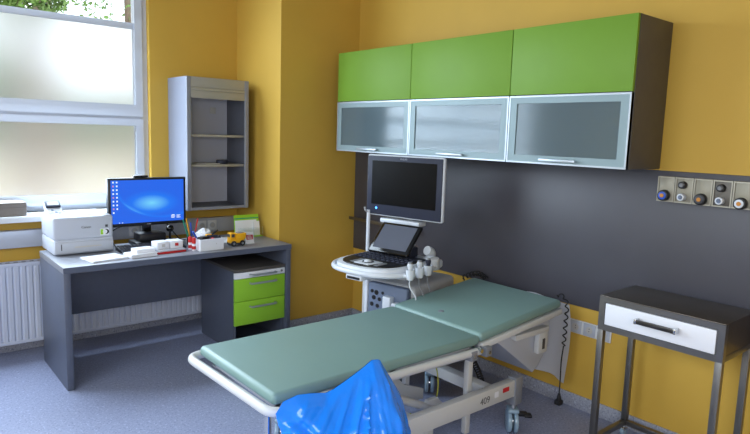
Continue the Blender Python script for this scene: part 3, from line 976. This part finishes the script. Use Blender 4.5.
# ------------------------------------------------------------------ gas outlets
gy = (-2.568, -2.655, -2.745, -2.833, -2.921, -3.010)
GZ0, GZ1, GX = 1.282, 1.408, -.060
kinds = [[('large', 1.313, 'blue')], [('small', 1.372, 'dark'), ('small', 1.312, 'white')], [('large', 1.310, 'black')], [('small', 1.372, 'dark'), ('small', 1.312, 'white')], [('large', 1.308, 'white')]]
glab = ['medical gas outlet with a blue ringed socket at the strip end below the cupboard', 'second medical gas outlet with dark knob over pale knob next to blue ringed one', 'medical gas outlet with a single black socket and orange centre',
        'darker medical gas outlet with black knob over white knob', 'medical gas outlet with white ringed socket and orange centre']
for i in range(5):
    ya, yb = gy[i + 1] + .0015, gy[i] - .0015
    t = thing('gas_outlet', glab[i], 'gas outlet', (-.012, (ya + yb) / 2, GZ0), 0, 'gas outlets on the dark wall panel')
    b = B(M['plate_dark' if i == 3 else 'plate']); b.box(GX, -.012, ya, yb, GZ0, GZ1, .004); part(t, 'housing', b)
    b = B(M['plate_edge']); b.frame('x', GX - .004, GX + .002, ya, yb, GZ0, GZ1, .006); part(t, 'rim', b)
    yc = (ya + yb) / 2 + .004
    for (sz, z, kc) in kinds[i]:
        r = .029 if sz == 'large' else .019
        b = B(M['black' if sz == 'large' or kc == 'dark' else 'us_white'])
        b.cyl((GX + .002, yc, z), (GX - .028, yc, z), r, r * .92, seg=28, bev=.003)
        k = part(t, 'socket' if sz == 'large' else 'knob', b)
        b = B(M['blue' if kc == 'blue' else 'us_white' if kc == 'white' else 'grey' if kc == 'dark' else 'darkgrey'])
        if sz == 'large':
            b.cyl((GX - .027, yc, z), (GX - .031, yc, z), r * .68, seg=24, bev=.001)
            b.cyl((GX - .030, yc, z), (GX - .034, yc, z), r * .34, seg=18, m=M['orange'])
        else:
            b.cyl((GX - .027, yc, z), (GX - .032, yc, z), r * .6, r * .45, seg=18, m=M['grey'] if kc == 'dark' else M['us_blue'])
        o = part(t, 'centre', b); o.parent = k

# socket strip beside the trolley
t = thing('socket_strip', 'white triple socket strip low on the yellow wall beside the trolley', 'socket', (0, -2.23, .45))
b = B(M['white']); b.box(-.010, 0, -2.362, -2.098, .45, .532, .004); part(t, 'frame', b)
for k in range(3):
    yc = -2.142 - k * .088
    b = B(M['offwhite']); b.box(-.014, -.009, yc - .037, yc + .037, .455, .527, .003); b.cyl((-.0145, yc, .491), (-.0135, yc, .491), .021, seg=20, m=M['paper_grey'])
    b.cyl((-.0155, yc, .484), (-.014, yc, .484), .003, seg=8, m=M['black']); b.cyl((-.0155, yc, .499), (-.014, yc, .499), .003, seg=8, m=M['black'])
    part(t, 'socket', b)

# equipment rail in the corner behind the scanner
t = thing('wall_rail', 'short grey equipment rail on the dark panel behind the scanner', 'rail', (-.012, -.4, .87))
b = B(M['steel']); b.box(-.066, -.056, -.82, -.004, .863, .888, .002); part(t, 'bar', b)
for y in (-.12, -.66):
    b = B(M['steel']); b.box(-.057, -.012, y - .012, y + .012, .868, .883, .001); part(t, 'bracket', b)

# ------------------------------------------------------------------ examination couch
CY = -1.818
t = thing('examination_couch', 'mint green examination couch on a cream wheeled lifting frame', 'examination couch', (-1.2, CY, 0))
def cushion(x0, x1, y0, y1, z0, z1, bev, sub=True):
    bb = B(M['vinyl']); bb.box(x0, x1, y0, y1, z0, z1, bev, 5); return bb
hy = .328
b = B(M['vinyl']); b.box(-2.05, -.876, CY - hy, CY + hy, .553, .603, .022, 5); part(t, 'mattress', b)
HA = math.atan2(.066, .66)
hm = Matrix.Translation((-.872, 0, .562)) @ Matrix.Rotation(-HA, 4, 'Y')
b = B(M['vinyl']); b.box(.0, .70, CY - hy, CY + hy, .0, .050, .022, 5, mtx=hm)
hd = part(t, 'head_mattress', b)
b = B(M['grey_enamel']); b.cyl(hm @ Vector((.10, CY + .04, .0495)), hm @ Vector((.10, CY + .04, .0525)), .017, seg=20, bev=.001)
o = part(t, 'button', b); o.parent = hd
# foot bow and side rails: one bent tube
RZ = .535
b = B(M['cream'])
b.tube(fillet([(-.90, CY - hy - .015, RZ), (-1.84, CY - hy - .015, .547), (-1.95, CY - hy - .045, .552), (-2.078, CY - hy - .045, .552), (-2.095, CY + hy + .018, .552), (-1.95, CY + hy + .018, .552), (-1.84, CY + hy + .015, .547), (-.90, CY + hy + .015, RZ)], .085, 8), .019, 14)
part(t, 'foot_bow', b)
b = B(M['cream'])
for s in (-1, 1): b.box(-2.0, -.88, CY + s * (hy - .05) - .02, CY + s * (hy - .05) + .02, .505, .552, .004)
for x in (-2.0, -1.45, -.92): b.box(x, x + .04, CY - hy + .03, CY + hy - .03, .508, .549, .004)
b.box(-1.98, -.9, CY - hy + .06, CY + hy - .06, .546, .554)
part(t, 'deck_frame', b)
b = B(M['cream'])
for s in (-1, 1): b.box(.005, .695, CY + s * (hy - .012) - .018, CY + s * (hy - .012) + .018, -.034, -.001, .005, mtx=hm)
b.box(.665, .697, CY - hy + .01, CY + hy - .01, -.034, -.001, .004, mtx=hm); b.box(.02, .67, CY - hy + .03, CY + hy - .03, -.012, .0, mtx=hm)
part(t, 'head_frame', b)
for x in (-.955, -.845):
    b = B(M['grey_enamel']); b.box(x - .022, x + .022, CY - hy - .034, CY - hy + .01, .500, .548, .003); b.cyl((x, CY - hy - .038, .522), (x, CY - hy - .033, .522), .009, seg=14, m=M['chrome']); part(t, 'hinge_bracket', b)
b = B(M['chrome']); b.cyl((-.915, CY - hy - .045, .545), (-.915, CY + hy, .545), .010, seg=14); part(t, 'hinge_pin', b)
# base beams with castor housings
BX0, BX1 = -1.60, -.60
for s, y in ((-1, -2.145), (1, -1.515)):
    b = B(M['cream']); b.box(BX0, BX1, y - .022, y + .022, .222, .312, .004)
    bm_ = part(t, 'base_beam', b)
    if s < 0:
        mt = Matrix.Translation((-.84, y - .0225, .262)) @ Matrix.Rotation(R(90), 4, 'X')
        b = B(M['ink']); b.text('409', .05, mt); o = part(t, 'number', b); o.parent = bm_
        b = B(M['red']); b.box(-.70, -.65, y - .0235, y - .021, .268, .292); o = part(t, 'red_sticker', b, label='red sticker'); o.parent = bm_
        b = B(M['paper']); b.box(-.765, -.735, y - .0232, y - .021, .258, .288); o = part(t, 'white_sticker', b); o.parent = bm_
    for x in (BX1 + .028, BX0 - .028):
        b = B(M['grey_enamel']); b.box(x - .03, x + .03, y - .03, y + .03, .172, .325, .006); part(t, 'castor_housing', b)
        dx = .02
        cm = rotz(R(48), (x, y, 0))
        b = B(M['castor_blue'])
        for q in (-.017, .017): b.cyl((x + dx, y + q - .011, .062), (x + dx, y + q + .011, .062), .062, seg=28, bev=.006)
        b.cyl((x + dx, y - .02, .062), (x + dx, y + .02, .062), .02, seg=16, m=M['chrome'])
        w = part(t, 'castor', b.xf(cm))
        b = B(M['castor_blue']); b.box(x + dx - .045, x + dx + .03, y - .031, y + .031, .118, .142, .01); b.cyl((x, y, .135), (x, y, .174), .012, seg=12, m=M['chrome']); o = part(t, 'castor_cover', b.xf(cm)); o.parent = w
        b = B(M['black']); b.box(x + .01, x + .075, y - .012, y + .012, .100, .124, .004); b.box(x + .06, x + .10, y - .02, y + .02, .096, .112, .004); o = part(t, 'brake_pedal', b.xf(rotz(R(-40), (x, y, 0)))); o.parent = w
for x in (-1.52, -.72):
    b = B(M['cream']); b.box(x - .03, x + .03, -2.125, -1.535, .225, .285, .004); part(t, 'cross_beam', b)
# lifting arms
for y in (-2.06, -1.60):
    b = B(M['cream'])
    b.box(-.872, -.838, y - .016, y + .016, .055, .505, .004); b.cyl((-.855, y - .022, .485), (-.855, y + .022, .485), .012, seg=14, m=M['grey_enamel'])
    part(t, 'lift_post', b)
for y in (-1.98, -1.68):
    for x0, z0, x1, z1 in ((-1.62, .495, -1.02, .20), (-1.75, .40, -1.05, .135)):
        b = B(M['cream']); b.cyl((x0, y, z0), (x1, y, z1), .020, seg=14); part(t, 'lift_arm', b)
    b = B(M['cream']); b.prism([(-1.09, .11), (-.80, .09), (-.80, .15), (-.95, .21), (-1.0, .26), (-1.07, .26)], 'y', y - .012, y + .012, .003); part(t, 'arm_bracket', b)
b = B(M['cream']); b.box(-1.12, -1.06, -2.03, -1.63, .09, .14, .004); part(t, 'arm_tie', b)
b = B(M['black']); b.box(-1.05, -.90, CY - .02, CY + .12, .34, .47, .012); b.cyl((-1.05, CY + .05, .40), (-1.5, CY + .05, .36), .028, seg=16, m=M['grey_enamel']); part(t, 'lift_motor', b)
b = B(M['cream']); b.cyl((-1.98, -2.125, .475), (-1.62, -2.125, .475), .014, seg=12); b.box(-1.985, -1.955, -2.138, -2.105, .47, .51); b.box(-1.65, -1.62, -2.138, -2.105, .47, .51); part(t, 'lower_rail', b)
b = B(M['chrome']); b.cyl((-2.045, -2.10, .525), (-2.045, -2.10, .36), .014, seg=14); b.cyl((-2.045, -2.10, .36), (-2.045, -2.10, .33), .022, seg=16, bev=.003); b.box(-2.06, -1.99, -2.11, -2.09, .508, .528); part(t, 'foot_post', b)
b = B(M['wire_yg']); b.tube(smooth_path([(-1.0, -1.9, .48), (-.97, -1.95, .38), (-.99, -1.97, .24), (-1.08, -1.95, .15), (-1.15, -1.95, .2)]), .0035, 6); part(t, 'earth_wire', b)
b = B(M['rubber']); b.tube(coil(smooth_path([(-.74, -1.97, .50), (-.72, -1.97, .40), (-.66, -1.97, .30), (-.62, -1.96, .22), (-.60, -1.90, .19)]), .014, 22), .0042, 6); part(t, 'coiled_cable', b)
# wedge tray under the head section
b = B(M['offwhite'])
b.prism([(-.70, .525), (-.64, .49), (-.335, .268), (-.28, .30), (-.20, .40), (-.20, .575)], 'y', CY - .27, CY + .25, .004)
part(t, 'head_tray', b)
b = B(M['cream']); b.box(-.56, -.26, CY - .31, CY - .27, .505, .535, .004); b.box(-.345, -.262, CY - .306, CY - .272, .385, .51, .006); b.box(-.312, -.290, CY - .3085, CY - .304, .41, .47, m=M['darkgrey']); part(t, 'tray_bracket', b)

# hanging sheet and cord at the head end
b = B(M['paper'])
tm = bmesh.new()
NU, NV = 10, 14
g = []
for i in range(NV + 1):
    row = []
    for j in range(NU + 1):
        u, v = j / NU, i / NV
        y = -1.84 - .32 * u - .008 * sin(v * 4)
        z = .655 - .475 * v + .01 * sin(u * 5)
        x = -.09 + .025 * sin(u * 9 + v * 2) * (.3 + .7 * v) - .04 * (1 - v) ** 3
        row.append(tm.verts.new((x, y, z)))
    g.append(row)
for i in range(NV):
    for j in range(NU):
        tm.faces.new((g[i][j], g[i][j + 1], g[i + 1][j + 1], g[i + 1][j]))
bmesh.ops.solidify(tm, geom=tm.faces[:], thickness=.0015)
b.merge(tm)
solo('paper_sheet', b, 'white paper sheet hanging from the wall end of the couch', 'paper', (-.09, -2.0, .655))
t = thing('power_cord', 'black coiled power cord hanging with its plug at the couch head', 'cord', (-.16, -2.2, .68))
b = B(M['rubber']); 
path = [(-.19, -2.11, .697), (-.145, -2.13, .690), (-.135, -2.15, .64), (-.135, -2.15, .54), (-.138, -2.15, .40)]
cp_ = smooth_path(path, 8)
b.tube(coil(cp_, .0095, 8, 12), .0038, 6)
b.tube(smooth_path([(-.138, -2.15, .402), (-.150, -2.15, .31), (-.155, -2.155, .2), (-.155, -2.155, .115)], 8), .0038, 6)
part(t, 'cord', b)
b = B(M['rubber']); b.cyl((-.155, -2.155, .12), (-.155, -2.156, .075), .007, .016, seg=14, bev=.002); b.box(-.177, -.133, -2.175, -2.137, .052, .082, .008)
part(t, 'plug', b)
b = B(M['rubber']); b.tube(coil(smooth_path([(-.25, -1.455, .668), (-.20, -1.465, .69), (-.11, -1.47, .69), (-.03, -1.47, .645)]), .014, 8, 12), .0045, 6)
solo('coiled_lead', b, 'black coiled lead along the far edge of the couch headrest', 'cable', (-.15, -1.47, .66))

# ------------------------------------------------------------------ ultrasound scanner
UO, UR = (-.50, -1.14, 0), R(192)
t = thing('ultrasound_scanner', 'white ultrasound scanner cart with large dark monitor behind the couch', 'ultrasound machine', UO, UR)
def U(name, b, label=None, parent=None, **kw):
    o = part(t, name, b, local=True, label=label, **kw)
    if parent is not None: o.parent = parent
    return o
def dshape(x0, xf, rx, hw, n=22):
    """D plan: straight back at x0, straight sides to xf, elliptical front"""
    p = [(x0, -hw)]
    p += [(xf + rx * max(0, cos(a)) ** .72, hw * abs(sin(a)) ** .72 * (1 if a > 0 else -1)) for a in [-pi / 2 + pi * i / n for i in range(n + 1)]]
    p += [(x0, hw)]
    return p
b = B(M['us_grey']); b.box(-.34, .30, -.20, .20, .10, .17, .02, 3); U('base', b)
for sx in (-.27, .24):
    for sy in (-.17, .17):
        b = B(M['rubber']); b.cyl((sx, sy - .02, .055), (sx, sy + .02, .055), .055, seg=24, bev=.006); b.box(sx - .02, sx + .02, sy - .028, sy + .028, .07, .112, .006, m=M['us_grey']); U('castor', b)
b = B(M['us_grey']); b.box(-.33, .17, -.20, .225, .16, .648, .035, 4); body = U('body', b)
b = B(M['us_blue']); b.box(.165, .215, -.10, .205, .20, .640, .012, 3); fp = U('front_panel', b, 'blue grey front panel with connector ports')
b = B(M['black'])
for (yy, zz, r) in ((-.065, .585, .012), (-.03, .58, .016), (-.05, .545, .015), (-.005, .54, .013), (-.065, .50, .014), (-.02, .495, .013), (.02, .585, .010), (.032, .55, .012)): b.cyl((.213, yy, zz), (.218, yy, zz), r, seg=16)
U('ports', b, parent=fp)
b = B(M['us_white']); b.box(.19, .222, -.125, -.101, .18, .74, .006); U('front_strut', b)
b = B(M['us_white']); b.box(-.16, .06, -.09, .09, .56, .75, .03, 3); U('column', b)
# console
b = B(M['us_white']); b.prism(dshape(-.10, .17, .31, .255), 'z', .735, .795, .016); con = U('console', b)
b = B(M['black']); b.prism(dshape(.015, .185, .265, .215), 'z', .793, .802, .003); cpn = U('control_panel', b, 'black keyboard panel')
b = B(M['us_white']); b.prism([(.30, -.06), (.42, -.055), (.425, .06), (.31, .085)], 'z', .801, .806, .001); b.box(.30, .41, -.095, -.065, .8015, .805, .003, m=M['grey']); b.box(.31, .41, .088, .12, .8015, .805, .003, m=M['grey']); U('trackball_plate', b, parent=cpn)
b = B(M['us_blue']); b.torus((.36, .008, .8065), (0, 0, 1), .032, .005, m=M['darkgrey']); b.sphere((.36, .008, .805), .026, (1, 1, .6), m=M['us_white']); U('trackball', b, parent=cpn)
b = B(M['graphite'])
for j in range(4):
    for i in range(11):
        b.box(.085 + j * .045, .115 + j * .045, -.198 + i * .037, -.169 + i * .037, .8015, .808, .002)
U('keys', b, parent=cpn)
# handle around the console front
hp = [(-.02, -.265), (.08, -.285)] + [(.14 + .345 * max(0, cos(a)) ** .75, .295 * abs(sin(a)) ** .75 * (1 if a > 0 else -1)) for a in [R(-86) + R(172) * i / 22 for i in range(23)]] + [(.08, .285), (-.02, .265)]
b = B(M['us_white']); b.tube(smooth_path([(x, y, .760) for x, y in hp], 2), .016, 12); U('handle', b)
for a in (-70, -12, 30, 66):
    b = B(M['us_white']); sg = 1 if a > 0 else -1; x1, y1 = .14 + .345 * cos(R(a)) ** .75, .295 * abs(sin(R(a))) ** .75 * sg; x0, y0 = .21 + .26 * cos(R(a)), .22 * sin(R(a)); b.tube([(x0, y0, .758), (x1, y1, .760)], .012, 8); U('handle_bracket', b)
b = B(M['us_white']); b.box(.37, .485, -.06, .06, .712, .742, .006); b.box(.4845, .487, -.048, .048, .718, .733, m=M['black']); U('front_drawer', b)
# touch screen
ts = Matrix.Translation((.092, .009, .918)) @ Matrix.Rotation(R(43.9), 4, 'Y').inverted() if False else Matrix.Translation((.092, .009, .918)) @ Matrix.Rotation(-R(43.9), 4, 'Y')
b = B(M['blackgloss']); b.box(-.020, .004, -.156, .156, -.118, .118, .010, 3, mtx=ts); tsc = U('touch_screen', b)
b = B(M['touch']); b.box(.0035, .0052, -.130, .130, -.088, .098, mtx=ts); U('display', b, parent=tsc, smooth=False)
b = B(M['graphite']); b.box(-.05, .03, -.10, .10, .79, .86, .012); U('screen_mount', b)
b = B(M['us_white']); b.cyl((.02, -.172, .885), (.02, -.148, .885), .024, seg=20, bev=.004); U('screen_knob', b)
# monitor
b = B(M['us_white']); b.box(-.058, -.022, -.022 - .306, -.022 + .306, 1.032, 1.443, .016, 4); mon = U('monitor', b, 'large dark monitor with a pale rim')
b = B(M['graphite']); b.box(-.030, -.0185, -.022 - .297, -.022 + .297, 1.041, 1.434, .005, 2); U('bezel', b, parent=mon)
b = B(M['offscreen']); b.box(-.0186, -.0172, -.022 - .256, -.022 + .256, 1.110, 1.402); U('screen', b, parent=mon, smooth=False)
b = B(M['logo']); b.text('PHILIPS', .017, Matrix.Translation((-.0178, -.022, 1.418)) @ Matrix.Rotation(R(90), 4, 'Z') @ Matrix.Rotation(R(90), 4, 'X')); U('logo', b, parent=mon)
b = B(M['led']); b.cyl((-.0185, -.235, 1.085), (-.0170, -.235, 1.085), .007, seg=16); U('power_light', b, parent=mon)
b = B(M['us_white']); b.box(-.10, -.052, -.12, .10, 1.10, 1.30, .012); b.tube(fillet([(-.08, -.02, .74), (-.14, -.02, .86), (-.14, -.02, 1.02), (-.08, -.02, 1.16)], .06), .032, 14); U('monitor_arm', b)
b = B(M['us_white']); b.box(-.13, -.04, -.22, .10, .985, 1.018, .010); U('arm_shelf', b)
b = B(M['us_white']); b.tube(fillet([(-.02, -.30, .78), (-.02, -.30, 1.045), (-.02, -.30, 1.065)], .01), .013, 12); b.tube(fillet([(-.02, -.30, 1.05), (.015, -.30, 1.06), (.025, -.30, 1.085)], .012), .006, 8, m=M['us_grey']); U('cable_post', b)
# probe holders and side arm
for k, (xx, yy) in enumerate(((.345, .312), (.255, .318), (.165, .318))):
    b = B(M['us_white'])
    tm = bmesh.new()
    rings = []
    for r_, z_ in ((.014, -.035), (.020, -.03), (.027, .02), (.027, .028), (.023, .028), (.017, -.022), (.010, -.028)):
        rings.append([tm.verts.new((xx + r_ * cos(2 * pi * q / 18), yy + r_ * sin(2 * pi * q / 18), 0.775 + z_)) for q in range(18)])
    for a, c in zip(rings, rings[1:]):
        for q in range(18): tm.faces.new((a[q], a[(q + 1) % 18], c[(q + 1) % 18], c[q]))
    bmesh.ops.recalc_face_normals(tm, faces=tm.faces[:])
    b.merge(tm)
    b.box(xx - .014, xx + .014, yy - .06, yy - .019, .752, .770, .004)
    U('probe_holder', b)
b = B(M['us_white']); b.tube(smooth_path([(-.02, .16, .76), (-.03, .20, .80), (-.02, .215, .84), (.02, .21, .86)], 6), .030, 14); U('side_arm', b)
b = B(M['us_grey']); b.cyl((.01, .27, .75), (.03, .275, .82), .030, seg=20, bev=.005); U('gel_warmer', b)
# connector plugs with leads at the panel
for k, (yy, zz) in enumerate(((.08, .53), (.15, .50))):
    b = B(M['us_white']); b.box(.213, .262, yy - .03, yy + .03, zz - .05, zz + .05, .008); U('connector_plug', b)
# probes
urm = ROOTM[t]
plabs = ['white ultrasound probe in the front holder of the scanner console', 'white ultrasound probe in the middle holder of the scanner console', 'dark handled ultrasound probe in the rear holder of the scanner console']
for k, (xx, yy) in enumerate(((.345, .312), (.255, .318), (.165, .318))):
    loc = urm @ Vector((xx, yy, .750))
    p = thing('ultrasound_probe', plabs[k], 'probe', tuple(loc), UR, 'probes on the scanner')
    b = B(M['us_white' if k < 2 else 'graphite']); b.tube([(0, 0, .01), (0, 0, .035), (.002, 0, .058), (.004, 0, .076), (.004, 0, .09)], [.010, .012, .013, .018, .015], 14); part(p, 'probe_body', b, local=True)
    b = B(M['grey']); b.tube([(.004, 0, .089), (.004, 0, .098)], [.0155, .011], 14); part(p, 'probe_tip', b, local=True)
    ex = [(0, 0, .012), (.0, .0, -.05), (-.02, .03, -.13 - .03 * k), (.0, -.08, -.22), (-xx + .255, .08 - yy + .035 * k, -.235)]
    b = B(M['us_white' if k == 0 else 'grey']); b.tube(smooth_path(ex, 8), .0045, 6); part(p, 'lead', b, local=True)

# ------------------------------------------------------------------ steel trolley with drawer
TX0, TX1, TY0, TY1, TZ0, TZ1 = -.430, -.080, -3.083, -2.509, .656, .828
t = thing('steel_trolley', 'brushed steel trolley table with one white drawer beside the yellow wall', 'trolley', ((TX0 + TX1) / 2, (TY0 + TY1) / 2, 0))
b = B(M['steel_dark']); b.box(TX0, TX1, TY0, TY1, TZ1 - .006, TZ1, .002); part(t, 'top_plate', b)
w = .030
b = B(M['steel']); b.frame('x', TX0, TX0 + w, TY0, TY1, TZ0, TZ1 - .006, (w, w, .028, .026)); part(t, 'front_frame', b)
b = B(M['steel_dark']); b.box(TX0 + w, TX1 - .002, TY0 + .001, TY0 + .006, TZ0 + .002, TZ1 - .006); b.box(TX0 + w, TX1 - .002, TY1 - .006, TY1 - .001, TZ0 + .002, TZ1 - .006); b.box(TX1 - .006, TX1 - .001, TY0 + .001, TY1 - .001, TZ0 + .002, TZ1 - .006); b.box(TX0 + w, TX1 - .002, TY0 + .005, TY1 - .005, TZ0 + .002, TZ0 + .006); part(t, 'casing', b)
for y in (TY0, TY1 - w):
    b = B(M['steel']); b.box(TX0 + w, TX1, y, y + w, TZ0 - .001, TZ0 + .028, .002); part(t, 'side_rail', b)
for x in (TX0, TX1 - w):
    for y in (TY0, TY1 - w):
        top = TZ0 + (.0 if x == TX0 else 0)
        b = B(M['steel']); b.box(x, x + w, y, y + w, .062, top, .002); part(t, 'leg', b)
        b = B(M['chrome']); b.cyl((x + w / 2, y + w / 2, .045), (x + w / 2, y + w / 2, .064), .011, seg=12)
        b.cyl((x + w / 2, y + w / 2 - .011, .024), (x + w / 2, y + w / 2 + .011, .024), .024, seg=20, bev=.003, m=M['castor_blue']); b.box(x + w / 2 - .018, x + w / 2 + .018, y + w / 2 - .014, y + w / 2 + .014, .034, .047, .003)
        part(t, 'castor', b)
for y in (TY0, TY1 - w):
    b = B(M['steel']); b.box(TX0 + w, TX1 - w, y + .002, y + w - .002, .064, .092, .002); part(t, 'bottom_rail', b)
b = B(M['steel']); b.box(TX1 - w + .002, TX1 - .002, TY0 + w, TY1 - w, .064, .092, .002); part(t, 'bottom_rail', b)
b = B(M['white_lac']); b.box(TX0 - .002, TX0 + .018, TY0 + .034, TY1 - .034, TZ0 + .031, TZ1 - .035, .002); d = part(t, 'drawer', b, label='white drawer front')
hz = (TZ0 + TZ1) / 2 + .008; yc = (TY0 + TY1) / 2 - .005
b = B(M['handle_dark']); b.box(TX0 - .038, TX0 - .024, yc - .088, yc + .088, hz - .010, hz + .010, .002)
h = part(t, 'handle', b); h.parent = d
for yy in (yc - .096, yc + .084):
    b = B(M['chrome']); b.box(TX0 - .040, TX0 - .002, yy, yy + .012, hz - .012, hz + .012, .002)
    o = part(t, 'handle_end', b); o.parent = d

# ------------------------------------------------------------------ blue sack in front of the couch
b = B(M['bag'])
tm = bmesh.new()
BC = Vector((-2.015, -2.565, 0))
# long creases (x0, z0, x1, z1, height, width) on the front of the sack
CREASES = [(.06, .79, -.07, .66, .012, .011), (.03, .73, -.05, .60, .010, .010), (-.25, .755, -.16, .66, -.022, .016), (-.16, .66, -.12, .52, -.016, .016),
           (-.21, .77, -.12, .755, .009, .010), (-.02, .80, -.13, .72, .008, .010), (.10, .72, .15, .55, .010, .012), (-.02, .62, .0, .48, .010, .010), (.05, .60, .03, .45, .009, .010), (-.20, .62, -.14, .50, .010, .012)]
NA, NR = 220, 120
def ridge(x):
    # height of the gathered top seam along the sack's width
    pts = [(-.30, .735), (-.272, .765), (-.25, .792), (-.20, .80), (-.15, .792), (-.10, .780), (-.067, .785), (-.008, .806), (.041, .825), (.083, .845), (.116, .840), (.138, .806), (.175, .755), (.212, .70), (.24, .64), (.262, .57), (.30, .48)]
    for (a, za), (c, zc) in zip(pts, pts[1:]):
        if x <= c: 
            k = max(0, (x - a) / (c - a))
            return za + (zc - za) * k
    return pts[-1][1]
rings = []
for i in range(NR + 1):
    v = i / NR
    row = []
    ax = .215 + .06 * max(0, (v - .3) / .7)
    by_ = .215 * (1 - max(0, (v - .25) / .75) ** 2.2) + .0012
    if v < .1: ax *= .82 + 1.8 * v; by_ *= .82 + 1.8 * v
    for k in range(NA):
        a = 2 * pi * k / NA
        ca, sa = cos(a), sin(a)
        px = ax * (abs(ca) ** .9) * (1 if ca > 0 else -1)
        py = by_ * sa
        z = ridge(px) * v ** .92
        q = Vector((px, py, z))
        # folds running down from the gathered tip
        tip = Vector((.095, 0, .85))
        dv = q - tip
        ang = math.atan2(dv.x + .001, -dv.z + .05)
        L = dv.length
        rg = lambda w: (1 - abs(noise.noise(w))) ** 5
        fold = .008 * rg(Vector((ang * 4.2, L * 1.3, sa * 1.2))) + .004 * rg(Vector((ang * 9, L * 2.2, 3 + sa))) - .010
        crk = .012 * noise.noise(q * 4) + .004 * rg(q * 9 + Vector((5, 0, 0)))
        if sa < 0:
            for (x0, z0, x1, z1, am, wd_) in CREASES:
                ex, ez = x1 - x0, z1 - z0
                tt = max(0, min(1, ((q.x - x0) * ex + (q.z - z0) * ez) / (ex * ex + ez * ez)))
                dd = math.hypot(q.x - x0 - ex * tt, q.z - z0 - ez * tt)
                crk += am * math.exp(-(dd / wd_) ** 2) * (1 - .6 * abs(2 * tt - 1))
        n_ = Vector((ca * .8, sa, .15)).normalized()
        wgt = min(1, v * 6) * (1 if v < .90 else (1 - v) / .10)
        q += n_ * (fold * 1.6 + crk) * wgt
        row.append(tm.verts.new(BC + Vector((q.x, q.y, max(.002, q.z)))))
    rings.append(row)
for a, c in zip(rings, rings[1:]):
    for k in range(NA):
        tm.faces.new((a[k], a[(k + 1) % NA], c[(k + 1) % NA], c[k]))
tm.faces.new(rings[0][::-1])
bmesh.ops.remove_doubles(tm, verts=tm.verts, dist=.0008)
bmesh.ops.recalc_face_normals(tm, faces=tm.faces[:])
b.merge(tm)
solo('plastic_sack', b, 'full shiny blue plastic sack standing in front of the couch', 'sack', tuple(BC), angle=70)

# ------------------------------------------------------------------ light
def area(name, loc, target, sx, sy, power, col):
    l = bpy.data.lights.new(name, 'AREA')
    l.shape = 'RECTANGLE'
    l.size, l.size_y = sx, sy
    l.energy = power
    l.color = col
    o = bpy.data.objects.new(name, l)
    COL.objects.link(o)
    o.location = loc
    d = Vector(target) - Vector(loc)
    o.rotation_euler = d.to_track_quat('-Z', 'Y').to_euler()
    return o
for k in range(8):       # daylight entering the window, falling downwards into the room
    z = 1.16 + k * .225
    area('window_daylight', ((WIN[0] + WIN[1]) / 2, .665, z), ((WIN[0] + WIN[1]) / 2, -2.4, z - 1.7), 2.45, .19, 13.5, (.69, .84, 1.0))
area('side_fill_light', (XL + .55, (LW[0] + LW[1]) / 2, 1.85), (0, (LW[0] + LW[1]) / 2, -1.6), 2.2, 1.3, 40, (.80, .90, 1.0))  # added fill from the left, at the made-up side window
area('rear_fill_light', (-3.4, YF + .65, 1.6), (-1.3, -1.4, -1.6), 2.4, 1.3, 62, (.92, .95, 1.0))  # added fill from behind the camera, brightens the faces turned towards it
sun = bpy.data.lights.new('sun', 'SUN'); sun.energy = 2.0; sun.angle = R(3); sun.color = (1, .97, .9)
so = bpy.data.objects.new('sun', sun); COL.objects.link(so); so.rotation_euler = (R(50), 0, 0); so.location = (0, -20, 20)
wd = bpy.data.worlds.new('world'); SC.world = wd; wd.use_nodes = True
bg = wd.node_tree.nodes['Background']
bg.inputs[0].default_value = (.86, .93, 1.0, 1); bg.inputs[1].default_value = 2.6

SC.view_settings.view_transform = 'Standard'
SC.view_settings.look = 'None'
SC.view_settings.exposure = 0.12
SC.view_settings.gamma = 1.0
SC.view_settings.use_curve_mapping = False
try:
    SC.cycles.use_denoising = True
    SC.cycles.max_bounces = 10
    SC.cycles.diffuse_bounces = 5
    SC.cycles.glossy_bounces = 4
    SC.cycles.transmission_bounces = 8
    SC.cycles.transparent_max_bounces = 10
    SC.cycles.sample_clamp_indirect = 4.0
    SC.cycles.caustics_refractive = False
    SC.cycles.caustics_reflective = False
except Exception:
    pass
